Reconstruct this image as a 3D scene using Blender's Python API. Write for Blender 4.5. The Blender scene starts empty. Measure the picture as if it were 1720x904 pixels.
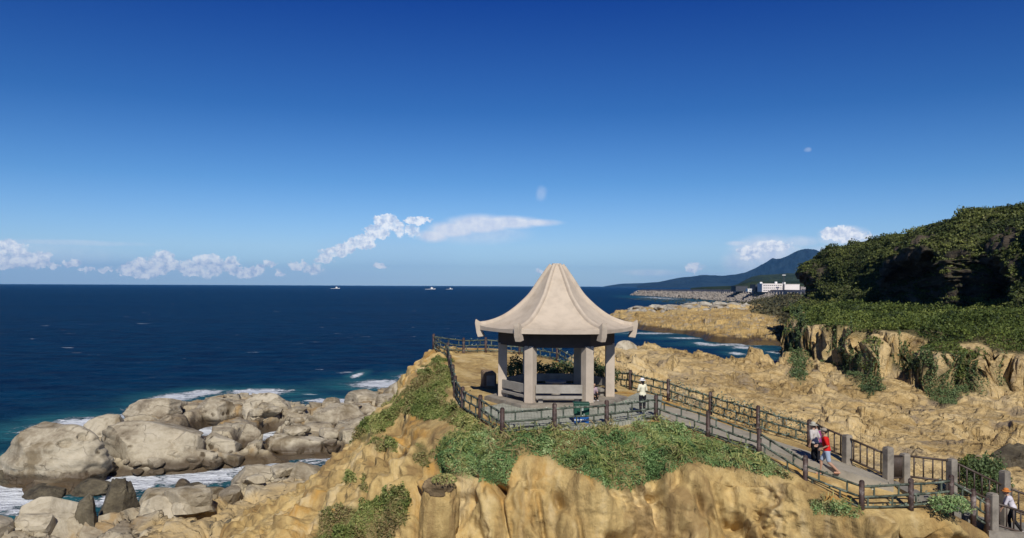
import bpy, bmesh, math, random
import numpy as np
from mathutils import Vector, Matrix, Euler
random.seed(7); RNG = np.random.default_rng(11)
R = math.radians
S = bpy.context.scene
COL = S.collection

# ------------------------------------------------------------------ camera, world, sun, exposure
F, CX, HY, CZ = 1350.0, 860.0, 480.0, 17.0      # focal length and horizon of the view, eye height above the sea
ROLL = 0.0045
cam = bpy.data.cameras.new('camera'); camo = bpy.data.objects.new('camera', cam); COL.objects.link(camo)
cam.sensor_width = 36.0; cam.lens = 36.0*F/1720.0
cam.shift_y = (HY-452.0)/1720.0
cam.clip_start = 0.3; cam.clip_end = 60000
camo.location = (0, 0, CZ); camo.rotation_euler = (R(90), -ROLL, 0)
S.camera = camo
S.render.resolution_x = 1024; S.render.resolution_y = 538
S.view_settings.view_transform = 'Standard'; S.view_settings.look = 'None'
S.view_settings.gamma = 1; S.view_settings.use_curve_mapping = False
S.view_settings.exposure = 0.0

SUN_AZ, SUN_EL = R(6), R(41)                    # from behind the camera, a little to the right
sd = Vector((math.sin(SUN_AZ)*math.cos(SUN_EL), -math.cos(SUN_AZ)*math.cos(SUN_EL), math.sin(SUN_EL)))
sun = bpy.data.lights.new('sun', 'SUN'); sun.energy = 4.4; sun.angle = R(0.5); sun.color = (1.0, 0.95, 0.87)
suno = bpy.data.objects.new('sun', sun); COL.objects.link(suno)
suno.rotation_euler = sd.to_track_quat('Z', 'Y').to_euler(); suno.location = (0, -20, 60)

class NT:
    """small helper for building node trees"""
    def __init__(s, tree): s.t = tree; s.n = tree.nodes; s.l = tree.links
    def new(s, typ, **kw):
        n = s.n.new(typ)
        for k, v in kw.items():
            if k.startswith('i_'):
                s.set(n, k[2:], v)
            else: setattr(n, k, v)
        return n
    def set(s, n, key, v):
        sock = n.inputs[int(key)] if str(key).isdigit() else n.inputs[key.replace('_', ' ')] if key.replace('_', ' ') in n.inputs else n.inputs[key]
        if isinstance(v, bpy.types.NodeSocket): s.l.new(v, sock)
        else: sock.default_value = v
    def math(s, op, a, b=None, c=None, clamp=False):
        n = s.n.new('ShaderNodeMath'); n.operation = op; n.use_clamp = clamp
        for i, v in enumerate((a, b, c)):
            if v is not None: s.set(n, str(i), v)
        return n.outputs[0]
    def vmath(s, op, a, b=None, c=None):
        n = s.n.new('ShaderNodeVectorMath'); n.operation = op
        for i, v in enumerate((a, b, c)):
            if v is not None: s.set(n, str(i), v)
        return n.outputs['Value'] if op in ('LENGTH', 'DOT_PRODUCT', 'DISTANCE') else n.outputs[0]
    def noise(s, vec, scale, detail=4, rough=0.55, dist=0.0, col=False):
        n = s.n.new('ShaderNodeTexNoise'); s.l.new(vec, n.inputs['Vector'])
        n.inputs['Scale'].default_value = scale; n.inputs['Detail'].default_value = detail
        n.inputs['Roughness'].default_value = rough; n.inputs['Distortion'].default_value = dist
        return n.outputs['Color' if col else 'Fac']
    def ramp(s, fac, stops, interp='LINEAR'):
        n = s.n.new('ShaderNodeValToRGB'); s.l.new(fac, n.inputs[0]); cr = n.color_ramp; cr.interpolation = interp
        while len(cr.elements) < len(stops): cr.elements.new(0.5)
        for e, (p, c) in zip(cr.elements, stops):
            e.position = p; e.color = (c, c, c, 1) if isinstance(c, (int, float)) else (*c, 1)
        return n.outputs[0]
    def mix(s, fac, a, b, mode='MIX'):
        n = s.n.new('ShaderNodeMix'); n.data_type = 'RGBA'; n.blend_type = mode
        for ii, v in ((0, fac), (6, a), (7, b)):
            if isinstance(v, bpy.types.NodeSocket): s.l.new(v, n.inputs[ii])
            elif isinstance(v, (int, float)): n.inputs[ii].default_value = v if ii == 0 else (v, v, v, 1)
            else: n.inputs[ii].default_value = (*v, 1)
        return n.outputs[2]
    def maprange(s, v, a, b, c=0.0, d=1.0, smooth=False):
        n = s.n.new('ShaderNodeMapRange'); n.interpolation_type = 'SMOOTHSTEP' if smooth else 'LINEAR'
        s.set(n, '0', v); 
        for i, q in enumerate((a, b, c, d)): n.inputs[i+1].default_value = q
        return n.outputs[0]
    def attr(s, name, out='Fac'):
        n = s.n.new('ShaderNodeAttribute'); n.attribute_name = name; return n.outputs[out]
    def pos(s): return s.n.new('ShaderNodeNewGeometry').outputs['Position']
    def objco(s): return s.n.new('ShaderNodeTexCoord').outputs['Object']
    def xyz(s, v):
        n = s.n.new('ShaderNodeSeparateXYZ'); s.l.new(v, n.inputs[0]); return n.outputs
    def scalev(s, v, sc):
        return s.vmath('MULTIPLY', v, sc)

# world: sky texture with far clouds at fixed directions of the sky
w = bpy.data.worlds.new('World'); S.world = w; w.use_nodes = True
N = NT(w.node_tree); w.node_tree.nodes.clear()
sky = N.new('ShaderNodeTexSky'); sky.sky_type = 'NISHITA'; sky.sun_disc = False
sky.sun_elevation = SUN_EL; sky.sun_rotation = R(180)-SUN_AZ
sky.altitude = 0; sky.air_density = 1.0; sky.dust_density = 0.25; sky.ozone_density = 4.0
SKY_STRENGTH = 0.085
dirv = N.new('ShaderNodeTexCoord').outputs['Generated']
dx, dy, dz = N.xyz(dirv)
az = N.math('MULTIPLY', N.math('ARCTAN2', dx, dy), 57.2958)
el = N.math('MULTIPLY', N.math('ARCSINE', dz), 57.2958)
# deep blue overhead, darkened above the view to cut the fill, paler at the horizon
tint = N.ramp(N.maprange(el, 0, 45), [(0.0, (0.74, 1.04, 1.62)), (0.06, (0.78, 0.99, 1.36)), (0.16, (0.40, 0.70, 1.08)), (0.27, (0.175, 0.45, 0.86)), (0.45, (0.042, 0.215, 0.72)), (1.0, (0.012, 0.09, 0.40))])
skyc = N.mix(1.0, sky.outputs[0], tint, 'MULTIPLY')
cmb = N.new('ShaderNodeCombineXYZ'); N.set(cmb, '0', az); N.set(cmb, '1', el); ae = cmb.outputs[0]
n1 = N.vmath('SUBTRACT', N.noise(ae, 1.9, 5, 0.62, col=True), (0.5, 0.5, 0.5))
n2 = N.vmath('SUBTRACT', N.noise(ae, 0.55, 3, 0.5, col=True), (0.5, 0.5, 0.5))
n3 = N.vmath('SUBTRACT', N.noise(ae, 5.5, 5, 0.65, col=True), (0.5, 0.5, 0.5))
wob = N.vmath('ADD', N.vmath('ADD', N.scalev(n1, (1.5, 0.95, 0)), N.scalev(n3, (0.28, 0.28, 0))), N.scalev(n2, (0.9, 0.25, 0)))
puff = N.vmath('ADD', ae, wob)
soft = N.vmath('ADD', ae, N.scalev(n2, (1.2, 0.12, 0)))
def deg(px, py):
    u, v = px-CX, HY-py; v = v+ROLL*u
    return math.degrees(math.atan(u/F)), math.degrees(math.atan(v/math.hypot(F, u)))
D2 = 0.0424
def blobs(coord, lst):
    acc = None
    for (px, py, rx, ry, st) in lst:
        a, e = deg(px, py); sx, sy = 1/(rx*D2), 1/(ry*D2)
        q = N.vmath('MULTIPLY_ADD', coord, (sx, sy, 0), (-a*sx, -e*sy, 0))
        d = N.math('MULTIPLY', N.maprange(N.vmath('LENGTH', q), 1.25, 0.35, 0, 1, True), st)
        acc = d if acc is None else N.math('MAXIMUM', acc, d)
    return acc
cum = blobs(puff, [(12, 428, 30, 22, 1), (40, 440, 18, 10, .5), (62, 438, 18, 14, .8), (124, 443, 13, 7, .8), (245, 450, 26, 18, .8), (272, 442, 24, 20, .95), (222, 452, 20, 12, .7),
    (318, 450, 22, 14, .8), (348, 446, 28, 20, .95), (388, 447, 16, 17, .8), (415, 458, 34, 10, .45), (452, 444, 12, 6, .45), (498, 446, 15, 9, .75), (470, 460, 10, 8, .5), (180, 452, 14, 7, .5), (150, 452, 12, 6, .45), (90, 446, 12, 7, .5), (435, 452, 16, 9, .6), (545, 436, 20, 8, .6), (585, 416, 18, 8, .7), (665, 380, 18, 10, .7), (528, 452, 22, 14, .35),
    (565, 424, 28, 9, .75), (608, 408, 24, 12, .95), (632, 390, 22, 14, 1), (645, 372, 24, 12, 1), (672, 388, 14, 14, .45), (700, 370, 26, 6, .95), (692, 388, 12, 18, .35), (640, 447, 14, 6, .7), (910, 456, 12, 4, .55), (1410, 392, 30, 12, 1), (1425, 396, 34, 10, .9), (1262, 424, 22, 16, .5), (1300, 414, 34, 10, .55), (1165, 450, 14, 9, .6)])
anv = blobs(soft, [(730, 396, 34, 12, .85), (760, 386, 44, 15, .95), (805, 377, 60, 17, 1), (850, 374, 60, 12, .95), (895, 374, 46, 7, .8), (800, 392, 90, 20, .35), (1416, 393, 34, 13, 1), (1425, 402, 50, 10, .6),
    (1244, 409, 22, 5, .6), (1290, 424, 58, 28, .75), (1255, 440, 40, 24, .55), (1345, 406, 30, 10, .45), (1168, 449, 14, 8, .5), (1090, 458, 50, 6, .35), (909, 325, 12, 13, .22), (1355, 252, 5, 4, .2), (110, 408, 110, 5, .3), (40, 425, 150, 20, .22), (1420, 425, 90, 14, .5)])
low = blobs(soft, [(100, 455, 330, 26, .38), (400, 462, 360, 18, .34), (650, 430, 130, 40, .20), (1180, 466, 120, 10, .3)])
detn = N.maprange(N.noise(ae, 2.6, 6, 0.6), 0.3, 0.6, 0.6, 1.15)
cumd = N.math('MULTIPLY', N.maprange(cum, 0.12, 0.42, 0, 1, True), detn, clamp=True)
shade = N.maprange(N.noise(N.vmath('ADD', ae, (0, 0.25, 0)), 2.2, 5, 0.6), 0.36, 0.58)
CB = 1.0/ SKY_STRENGTH
white = N.mix(shade, (0.52*CB, 0.62*CB, 0.82*CB), (1.02*CB, 1.04*CB, 1.08*CB))
pale = N.mix(N.maprange(N.noise(ae, 1.2, 4), .35, .7), (0.62*CB, 0.71*CB, 0.90*CB), (0.86*CB, 0.90*CB, 0.98*CB))
c1 = N.mix(N.math('MULTIPLY', low, 0.8), skyc, (0.36*CB, 0.50*CB, 0.80*CB))
c2 = N.mix(N.math('MULTIPLY', N.maprange(anv, 0.0, 0.8, 0, 1), 0.95), c1, pale)
c3 = N.mix(N.math('MULTIPLY', cumd, 0.9), c2, white)
bg = N.new('ShaderNodeBackground'); N.set(bg, 'Color', c3); bg.inputs['Strength'].default_value = SKY_STRENGTH
N.l.new(bg.outputs[0], N.new('ShaderNodeOutputWorld').inputs[0])

# ------------------------------------------------------------------ tools
def P(px, py, Y):
    """a point on the sight line through a spot of the photograph, Y metres away"""
    u, v = px-CX, HY-py
    return Vector(((u-ROLL*v)/F*Y, Y, CZ+(v+ROLL*u)/F*Y))
def G(px, py, z):
    u, v = px-CX, HY-py
    return P(px, py, (CZ-z)*F/-(v+ROLL*u))
def unproject(x, y, z):
    uu, vv = x/y*F, (z-CZ)/y*F
    return CX+uu+ROLL*vv, HY-(vv-ROLL*uu)

def hash3(ix, iy, iz, seed):
    h = (ix.astype(np.int64)*374761393 + iy.astype(np.int64)*668265263 + iz.astype(np.int64)*2147483647 + seed*974634777) & 0xffffffff
    h = ((h ^ (h >> 13))*1274126177) & 0xffffffff
    h = (h ^ (h >> 16)) & 0xffffffff
    return h
def vnoise(x, y, z=None, seed=0):
    """smooth value-gradient noise, about -1..1"""
    if z is None: z = np.zeros_like(x)
    x, y, z = np.broadcast_arrays(x, y, z)
    ix, iy, iz = np.floor(x), np.floor(y), np.floor(z)
    fx, fy, fz = x-ix, y-iy, z-iz
    ux, uy, uz = (f*f*f*(f*(f*6-15)+10) for f in (fx, fy, fz))
    out = 0
    for a in (0, 1):
        for b in (0, 1):
            for c in (0, 1):
                h = hash3(ix+a, iy+b, iz+c, seed)
                th = (h & 0xffff)/65535.0*2*np.pi; ph = ((h >> 16) & 0xffff)/65535.0*2-1
                s = np.sqrt(1-ph*ph)
                d = (fx-a)*np.cos(th)*s + (fy-b)*np.sin(th)*s + (fz-c)*ph
                out = out + d*(ux if a else 1-ux)*(uy if b else 1-uy)*(uz if c else 1-uz)
    return out*1.6
def fbm(x, y, z=None, oct=4, seed=0, gain=0.5):
    t, a = 0, 1.0
    for i in range(oct):
        t = t+a*vnoise(x*2**i, y*2**i, None if z is None else z*2**i, seed+i*17); a *= gain
    return t
def ridged(x, y, z=None, oct=4, seed=0, gain=0.5):
    t, a = 0, 1.0
    for i in range(oct):
        n = 1-np.abs(vnoise(x*2**i, y*2**i, None if z is None else z*2**i, seed+i*13))*1.6
        t = t+a*n; a *= gain
    return t
def worley(x, y, seed=0):
    """F1, F2, cell id"""
    ix, iy = np.floor(x), np.floor(y)
    f1 = np.full(x.shape, 9.0); f2 = np.full(x.shape, 9.0); cid = np.zeros(x.shape)
    for a in (-1, 0, 1):
        for b in (-1, 0, 1):
            h = hash3(ix+a, iy+b, np.zeros_like(ix), seed)
            px = ix+a+0.1+0.8*(h & 0xffff)/65535.0; py = iy+b+0.1+0.8*((h >> 16) & 0xffff)/65535.0
            d = np.hypot(x-px, y-py)
            c = ((h*2654435761) & 0xffff)/65535.0
            nw = d < f1
            f2 = np.where(nw, f1, np.minimum(f2, d)); cid = np.where(nw, c, cid); f1 = np.where(nw, d, f1)
    return f1, f2, cid
def facets(x, y, seed=0, tilt=1.0):
    """angular tilted blocks: height offset and distance to the nearest crack"""
    ix, iy = np.floor(x), np.floor(y)
    f1 = np.full(x.shape, 9.0); f2 = np.full(x.shape, 9.0); hh = np.zeros(x.shape)
    for a in (-1, 0, 1):
        for b in (-1, 0, 1):
            h = hash3(ix+a, iy+b, np.zeros_like(ix), seed)
            px = ix+a+0.1+0.8*(h & 0xffff)/65535.0; py = iy+b+0.1+0.8*((h >> 16) & 0xffff)/65535.0
            g = hash3(ix+a, iy+b, np.ones_like(ix), seed+5); gx, gy, c = (g & 0x3ff)/512.0-1, ((g >> 10) & 0x3ff)/512.0-1, ((g >> 20) & 0x3ff)/1023.0
            d = np.hypot(x-px, y-py); v = c+tilt*((x-px)*gx+(y-py)*gy)
            nw = d < f1
            f2 = np.where(nw, f1, np.minimum(f2, d)); hh = np.where(nw, v, hh); f1 = np.where(nw, d, f1)
    return hh, f2-f1
def sstep(a, b, x):
    t = np.clip((x-a)/(b-a), 0, 1); return t*t*(3-2*t)
def sdf_poly(x, y, poly):
    """signed distance, positive inside"""
    poly = [(p[0], p[1]) for p in poly]
    d = np.full(x.shape, 1e18); inside = np.zeros(x.shape, bool)
    n = len(poly)
    for i in range(n):
        ax, ay = poly[i]; bx, by = poly[(i+1) % n]
        ex, ey = bx-ax, by-ay; wx, wy = x-ax, y-ay
        t = np.clip((wx*ex+wy*ey)/(ex*ex+ey*ey+1e-12), 0, 1)
        d = np.minimum(d, (wx-ex*t)**2+(wy-ey*t)**2)
        c = (ay > y) != (by > y)
        inside ^= c & (x < (bx-ax)*(y-ay)/(by-ay+1e-12)+ax)
    d = np.sqrt(d)
    return np.where(inside, d, -d)
def gsmooth(a, sig, axis):
    if sig <= 0: return a
    r = int(sig*3)+1; k = np.exp(-0.5*(np.arange(-r, r+1)/sig)**2); k /= k.sum()
    pad = [(0, 0)]*a.ndim; pad[axis] = (r, r); b = np.pad(a, pad, mode='edge'); out = np.zeros_like(a)
    for i, w_ in enumerate(k):
        sl = [slice(None)]*a.ndim; sl[axis] = slice(i, i+a.shape[axis]); out += w_*b[tuple(sl)]
    return out

def tag(o, label=None, cat=None, group=None, kind=None):
    if label: o['label'] = label
    if cat: o['category'] = cat
    if group: o['group'] = group
    if kind: o['kind'] = kind
    return o
def link(name, me, mat=None, parent=None):
    o = bpy.data.objects.new(name, me); COL.objects.link(o)
    if mat is not None: me.materials.append(mat)
    if parent is not None: o.parent = parent
    return o
def thing(name, label, cat, loc=(0, 0, 0), rz=0, group=None):
    o = bpy.data.objects.new(name, None); COL.objects.link(o); o.location = loc; o.rotation_euler = (0, 0, rz)
    o.empty_display_size = 0.2
    return tag(o, label, cat, group)
def grid_mesh(name, V, mat, parent=None, attrs=None, smooth=True):
    """V: (n,m,3) array of points"""
    n, m = V.shape[:2]
    idx = np.arange(n*m).reshape(n, m)
    q = np.stack([idx[:-1, :-1], idx[1:, :-1], idx[1:, 1:], idx[:-1, 1:]], -1).reshape(-1, 4)
    return quad_mesh(name, V.reshape(-1, 3), q, mat, parent, attrs, smooth)
def quad_mesh(name, V, q, mat, parent=None, attrs=None, smooth=True):
    me = bpy.data.meshes.new(name); k = q.shape[1]
    me.vertices.add(len(V)); me.vertices.foreach_set('co', np.ascontiguousarray(V, dtype=np.float32).ravel())
    me.loops.add(q.size); me.loops.foreach_set('vertex_index', q.ravel().astype(np.int32))
    me.polygons.add(len(q)); me.polygons.foreach_set('loop_start', np.arange(0, q.size, k, dtype=np.int32))
    me.polygons.foreach_set('loop_total', np.full(len(q), k, dtype=np.int32))
    me.polygons.foreach_set('use_smooth', np.full(len(q), smooth))
    me.update(calc_edges=True)
    if attrs:
        for an, av in attrs.items():
            a = me.attributes.new(an, 'FLOAT', 'POINT'); a.data.foreach_set('value', np.ascontiguousarray(av, dtype=np.float32).ravel())
    return link(name, me, mat, parent)
def grid_normals(V):
    du = np.gradient(V, axis=0); dv = np.gradient(V, axis=1)
    n = np.cross(du, dv); n /= np.linalg.norm(n, axis=-1, keepdims=True)+1e-9
    return n
def bm_obj(name, bm, mat, parent=None, smooth=False):
    me = bpy.data.meshes.new(name); bmesh.ops.recalc_face_normals(bm, faces=bm.faces); bm.to_mesh(me); bm.free()
    if smooth: me.polygons.foreach_set('use_smooth', [True]*len(me.polygons))
    return link(name, me, mat, parent)
def add_box(bm, c, s, rz=0, bevel=0.0, M=None):
    r = bmesh.ops.create_cube(bm, size=1.0); vs = r['verts']
    T = Matrix.Translation(c) @ Matrix.Rotation(rz, 4, 'Z') @ Matrix.Diagonal((*s, 1))
    if M is not None: T = M @ T
    bmesh.ops.transform(bm, matrix=T, verts=vs)
    if bevel > 0:
        es = list({e for v in vs for e in v.link_edges})
        bmesh.ops.bevel(bm, geom=es, offset=bevel, segments=2, affect='EDGES', profile=0.6)
def add_tube(bm, p0, p1, r0, r1=None, seg=10, caps=True):
    p0, p1 = Vector(p0), Vector(p1); r1 = r0 if r1 is None else r1
    d = p1-p0; L = d.length
    if L < 1e-6: return
    M = Matrix.Translation((p0+p1)/2) @ d.to_track_quat('Z', 'Y').to_matrix().to_4x4()
    bmesh.ops.create_cone(bm, cap_ends=caps, segments=seg, radius1=r0, radius2=r1, depth=L, matrix=M)
def add_sphere(bm, c, r, sc=(1, 1, 1), seg=12):
    M = Matrix.Translation(c) @ Matrix.Diagonal((*sc, 1))
    bmesh.ops.create_uvsphere(bm, u_segments=seg, v_segments=seg//2+2, radius=r, matrix=M)
def add_prism(bm, pts, z0, z1):
    """vertical prism over a polygon; z0/z1 may be lists"""
    n = len(pts)
    zz0 = z0 if hasattr(z0, '__len__') else [z0]*n; zz1 = z1 if hasattr(z1, '__len__') else [z1]*n
    a = [bm.verts.new((p[0], p[1], z)) for p, z in zip(pts, zz0)]; b = [bm.verts.new((p[0], p[1], z)) for p, z in zip(pts, zz1)]
    bm.faces.new(a[::-1]); bm.faces.new(b)
    for i in range(n): bm.faces.new((a[i], a[(i+1) % n], b[(i+1) % n], b[i]))

# ------------------------------------------------------------------ materials
def mat_new(name):
    m = bpy.data.materials.new(name); m.use_nodes = True; m.node_tree.nodes.clear(); return m, NT(m.node_tree)
def finish(N_, bsdf):
    N_.l.new(bsdf.outputs[0], N_.new('ShaderNodeOutputMaterial').inputs[0])
def plain(name, col, rough=0.6, var=0.15, scale=6, metal=0.0, bump=0.0, spec=0.4, grime=None, objc=True):
    m, n = mat_new(name); co = n.objco() if objc else n.pos()
    f = n.noise(co, scale, 5, 0.6)
    dark = tuple(c*(1-var*2) for c in col); lite = tuple(min(1, c*(1+var)) for c in col)
    c = n.ramp(f, [(0.3, dark), (0.52, col), (0.75, lite)])
    if grime:
        g = n.maprange(n.noise(co, scale*0.37, 6, 0.7), 0.5, 0.72, 0, 1, True); c = n.mix(g, c, grime)
    b = n.new('ShaderNodeBsdfPrincipled'); n.set(b, 'Base Color', c)
    b.inputs['Roughness'].default_value = rough; b.inputs['Metallic'].default_value = metal; b.inputs['Specular IOR Level'].default_value = spec
    if bump:
        bp = n.new('ShaderNodeBump'); bp.inputs['Strength'].default_value = bump; bp.inputs['Distance'].default_value = 0.02
        n.set(bp, 'Height', n.noise(co, scale*5, 5, 0.65)); n.set(b, 'Normal', bp.outputs[0])
    finish(n, b); return m
def rock(name, cols, big=0.16, mid=0.9, fine=5.0, strata=0.0, vert=1.0, dist=0.25, wet=None, stain=None, pits=0.0, veg=None, tiltv=(0.2, 0.1, 1.0), crk=0.5, streak=None):
    """weathered stone: cols = 4 colours dark..light; wet = height below which it is dark; stain = colour of iron patches"""
    m, n = mat_new(name); p = n.pos()
    ps = n.scalev(p, (1, 1, vert))
    wv = n.vmath('ADD', ps, n.scalev(n.vmath('SUBTRACT', n.noise(ps, 0.35, 3, col=True), (.5, .5, .5)), (3.0, 3.0, 3.0)))
    f1 = n.noise(wv, big, 5, 0.6); f2 = n.noise(wv, mid, 6, 0.65); f3 = n.noise(p, fine, 6, 0.7)
    f = n.math('ADD', n.math('MULTIPLY', f1, 0.5), n.math('ADD', n.math('MULTIPLY', f2, 0.32), n.math('MULTIPLY', f3, 0.18)))
    if strata > 0:
        h = n.vmath('DOT_PRODUCT', wv, tiltv)
        cs = n.new('ShaderNodeCombineXYZ'); n.set(cs, '2', h)
        st = n.noise(cs.outputs[0], 1.6, 5, 0.7)
        f = n.math('ADD', n.math('MULTIPLY', f, 1-strata), n.math('MULTIPLY', st, strata))
    c = n.ramp(f, [(0.37, cols[0]), (0.455, cols[1]), (0.525, cols[2]), (0.63, cols[3])])  # dark stops widened: shade of crevices put into the mottled stone colour
    if stain:
        s_ = n.maprange(n.noise(n.scalev(wv, (1, 1, 0.35)), 0.33, 5, 0.6), 0.52, 0.66, 0, 0.85, True); c = n.mix(s_, c, stain)
    if streak:
        sk = n.noise(n.vmath('ADD', n.scalev(p, (0.85, 0.5, 0.07)), n.scalev(n.noise(p, 0.5, 3, col=True), (0.9, 0.3, 0.2))), 1.0, 5, 0.6)
        c = n.mix(n.maprange(sk, 0.50, 0.66, 0, 0.8, True), c, streak[0]); c = n.mix(n.maprange(sk, 0.46, 0.30, 0, 0.7, True), c, streak[1])
    if veg:
        g = n.math('MULTIPLY', n.attr('veg'), n.maprange(f3, 0.3, 0.6, 0.6, 1.0)); c = n.mix(g, c, veg)
    v = n.new('ShaderNodeTexVoronoi'); v.feature = 'DISTANCE_TO_EDGE'; n.set(v, 'Vector', n.vmath('ADD', wv, n.scalev(n.noise(ps, 1.3, 4, col=True), (1.2, 1.2, 1.2)))); v.inputs['Scale'].default_value = 0.42
    crack = n.maprange(v.outputs['Distance'], 0.0, 0.035, 1, 0, True)
    crack = n.math('MULTIPLY', n.math('MULTIPLY', crack, n.maprange(f2, 0.46, 0.6)), crk)
    c = n.mix(n.math('MULTIPLY', crack, 0.6), c, cols[0])
    hgt = n.math('ADD', n.math('MULTIPLY', f2, 1.0), n.math('MULTIPLY', f3, 0.35))
    hgt = n.math('SUBTRACT', hgt, n.math('MULTIPLY', crack, 0.5))
    if pits > 0:
        pv = n.new('ShaderNodeTexVoronoi'); n.set(pv, 'Vector', n.vmath('ADD', p, n.scalev(n.noise(p, 2.0, 3, col=True), (.5, .5, .5)))); pv.inputs['Scale'].default_value = 0.85
        pt = n.math('MULTIPLY', n.maprange(pv.outputs['Distance'], 0.14, 0.30, 1, 0, True), n.maprange(n.noise(p, 0.3, 3), 0.5, 0.6))
        c = n.mix(n.math('MULTIPLY', pt, pits), c, cols[0]); hgt = n.math('SUBTRACT', hgt, n.math('MULTIPLY', pt, 0.5))
    if strata > 0: hgt = n.math('ADD', hgt, n.math('MULTIPLY', st, strata*1.5))
    rough = 0.88
    if wet is not None:
        z = n.xyz(p)[2]
        wz = n.maprange(n.math('ADD', z, n.math('MULTIPLY', n.math('SUBTRACT', f1, 0.5), 2.6)), wet-0.35, wet+0.45, 1, 0, True)
        c = n.mix(n.math('MULTIPLY', wz, 0.86), c, (0.055, 0.035, 0.018))
        rough = n.maprange(wz, 0, 1, 0.88, 0.5)
    b = n.new('ShaderNodeBsdfPrincipled'); n.set(b, 'Base Color', c); n.set(b, 'Roughness', rough); b.inputs['Specular IOR Level'].default_value = 0.25
    bp = n.new('ShaderNodeBump'); bp.inputs['Strength'].default_value = 0.9; bp.inputs['Distance'].default_value = dist; n.set(bp, 'Height', hgt)
    n.set(b, 'Normal', bp.outputs[0]); finish(n, b); return m
def leafmat(name, cols, patch=0.35, dry=None, trans=0.25, dryat=0.47):
    m, n = mat_new(name); p = n.pos()
    f = n.math('ADD', n.math('MULTIPLY', n.maprange(n.noise(p, patch, 5, 0.65), 0.28, 0.72), 0.68), n.math('MULTIPLY', n.attr('rnd'), 0.32))
    c = n.ramp(f, [(0.22, cols[0]), (0.42, cols[1]), (0.60, cols[2]), (0.82, cols[3])])
    if dry:
        d = n.math('MULTIPLY', n.maprange(n.noise(n.vmath('ADD', p, (31, 7, 3)), patch*1.3, 5, 0.65), dryat, dryat+0.13, 0, 1, True), n.maprange(n.attr('rnd'), 0.15, 0.75, 0.25, 1.0))
        c = n.mix(d, c, dry)
    d1 = n.new('ShaderNodeBsdfPrincipled'); n.set(d1, 'Base Color', c); d1.inputs['Roughness'].default_value = 0.6; d1.inputs['Specular IOR Level'].default_value = 0.25
    t = n.new('ShaderNodeBsdfTranslucent'); n.set(t, 'Color', c)
    mx = n.new('ShaderNodeMixShader'); mx.inputs[0].default_value = trans; n.l.new(d1.outputs[0], mx.inputs[1]); n.l.new(t.outputs[0], mx.inputs[2])
    finish(n, mx); return m

OCHRE = [(0.15, 0.095, 0.04), (0.37, 0.255, 0.10), (0.52, 0.375, 0.155), (0.62, 0.48, 0.25)]
M_head = rock('ochre_sandstone', OCHRE, big=0.30, mid=0.9, fine=6, strata=0.22, vert=0.28, dist=0.20, stain=(0.44, 0.235, 0.05), pits=0.5, veg=(0.10, 0.095, 0.035), tiltv=(1.0, 0.4, 0.25), crk=0.12, streak=((0.25, 0.16, 0.065), (0.60, 0.475, 0.265)))
M_field = rock('jagged_sandstone', [(0.12, 0.072, 0.028), (0.38, 0.26, 0.105), (0.56, 0.415, 0.20), (0.66, 0.53, 0.31)], big=0.1, mid=0.6, fine=3.0, strata=0.38, dist=0.5, wet=0.8, stain=(0.30, 0.235, 0.155), pits=0.7, veg=(0.06, 0.065, 0.025), tiltv=(0.5, 0.3, 1.1))
M_shore = rock('shore_rock', [(0.08, 0.058, 0.034), (0.27, 0.22, 0.15), (0.42, 0.365, 0.26), (0.52, 0.465, 0.35)], big=0.1, mid=0.5, fine=3, strata=0.18, dist=0.25, wet=1.0, stain=(0.33, 0.215, 0.09), pits=0.75, veg=(0.50, 0.365, 0.17), tiltv=(0.1, 0.3, 1.4), crk=0.8)
M_boulder = rock('boulder_sandstone', [(0.085, 0.062, 0.036), (0.28, 0.235, 0.165), (0.45, 0.395, 0.29), (0.55, 0.495, 0.385)], big=0.16, mid=0.5, fine=3, strata=0.22, dist=0.15, wet=1.15, stain=(0.17, 0.13, 0.075), pits=0.95, tiltv=(0.1, 0.2, 1.3), crk=0.8)
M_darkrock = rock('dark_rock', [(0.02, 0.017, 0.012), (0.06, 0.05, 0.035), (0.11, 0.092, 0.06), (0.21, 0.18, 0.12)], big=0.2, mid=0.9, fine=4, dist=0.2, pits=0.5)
M_point = rock('point_rock', [(0.12, 0.07, 0.03), (0.36, 0.24, 0.09), (0.54, 0.38, 0.15), (0.62, 0.50, 0.28)], big=0.03, mid=0.16, fine=0.8, strata=0.4, dist=0.8, wet=1.6, stain=(0.33, 0.28, 0.21), veg=(0.055, 0.06, 0.025), tiltv=(0.02, 0.10, 1.0))
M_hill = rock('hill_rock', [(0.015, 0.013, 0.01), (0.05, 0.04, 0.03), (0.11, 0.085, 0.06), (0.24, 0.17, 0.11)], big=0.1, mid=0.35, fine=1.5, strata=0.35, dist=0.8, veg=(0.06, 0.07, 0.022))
M_leaf = leafmat('ground_cover_leaf', [(0.08, 0.145, 0.05), (0.16, 0.27, 0.095), (0.28, 0.40, 0.15), (0.55, 0.60, 0.30)], 0.45, dry=(0.33, 0.24, 0.11), dryat=0.53)
M_flank = leafmat('grass_leaf', [(0.09, 0.13, 0.035), (0.18, 0.23, 0.06), (0.28, 0.31, 0.10), (0.50, 0.46, 0.18)], 0.3, dry=(0.34, 0.25, 0.12))
M_shelf = leafmat('shrub_leaf', [(0.03, 0.045, 0.013), (0.07, 0.10, 0.022), (0.13, 0.165, 0.035), (0.22, 0.24, 0.06)], 0.10, trans=0.15)
M_scrub = leafmat('scrub_leaf', [(0.02, 0.022, 0.012), (0.05, 0.05, 0.025), (0.09, 0.085, 0.04), (0.17, 0.15, 0.08)], 0.02, trans=0.1)
M_forest = leafmat('forest_leaf', [(0.018, 0.027, 0.009), (0.045, 0.062, 0.017), (0.095, 0.115, 0.028), (0.19, 0.20, 0.055)], 0.09, trans=0.12)
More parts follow.
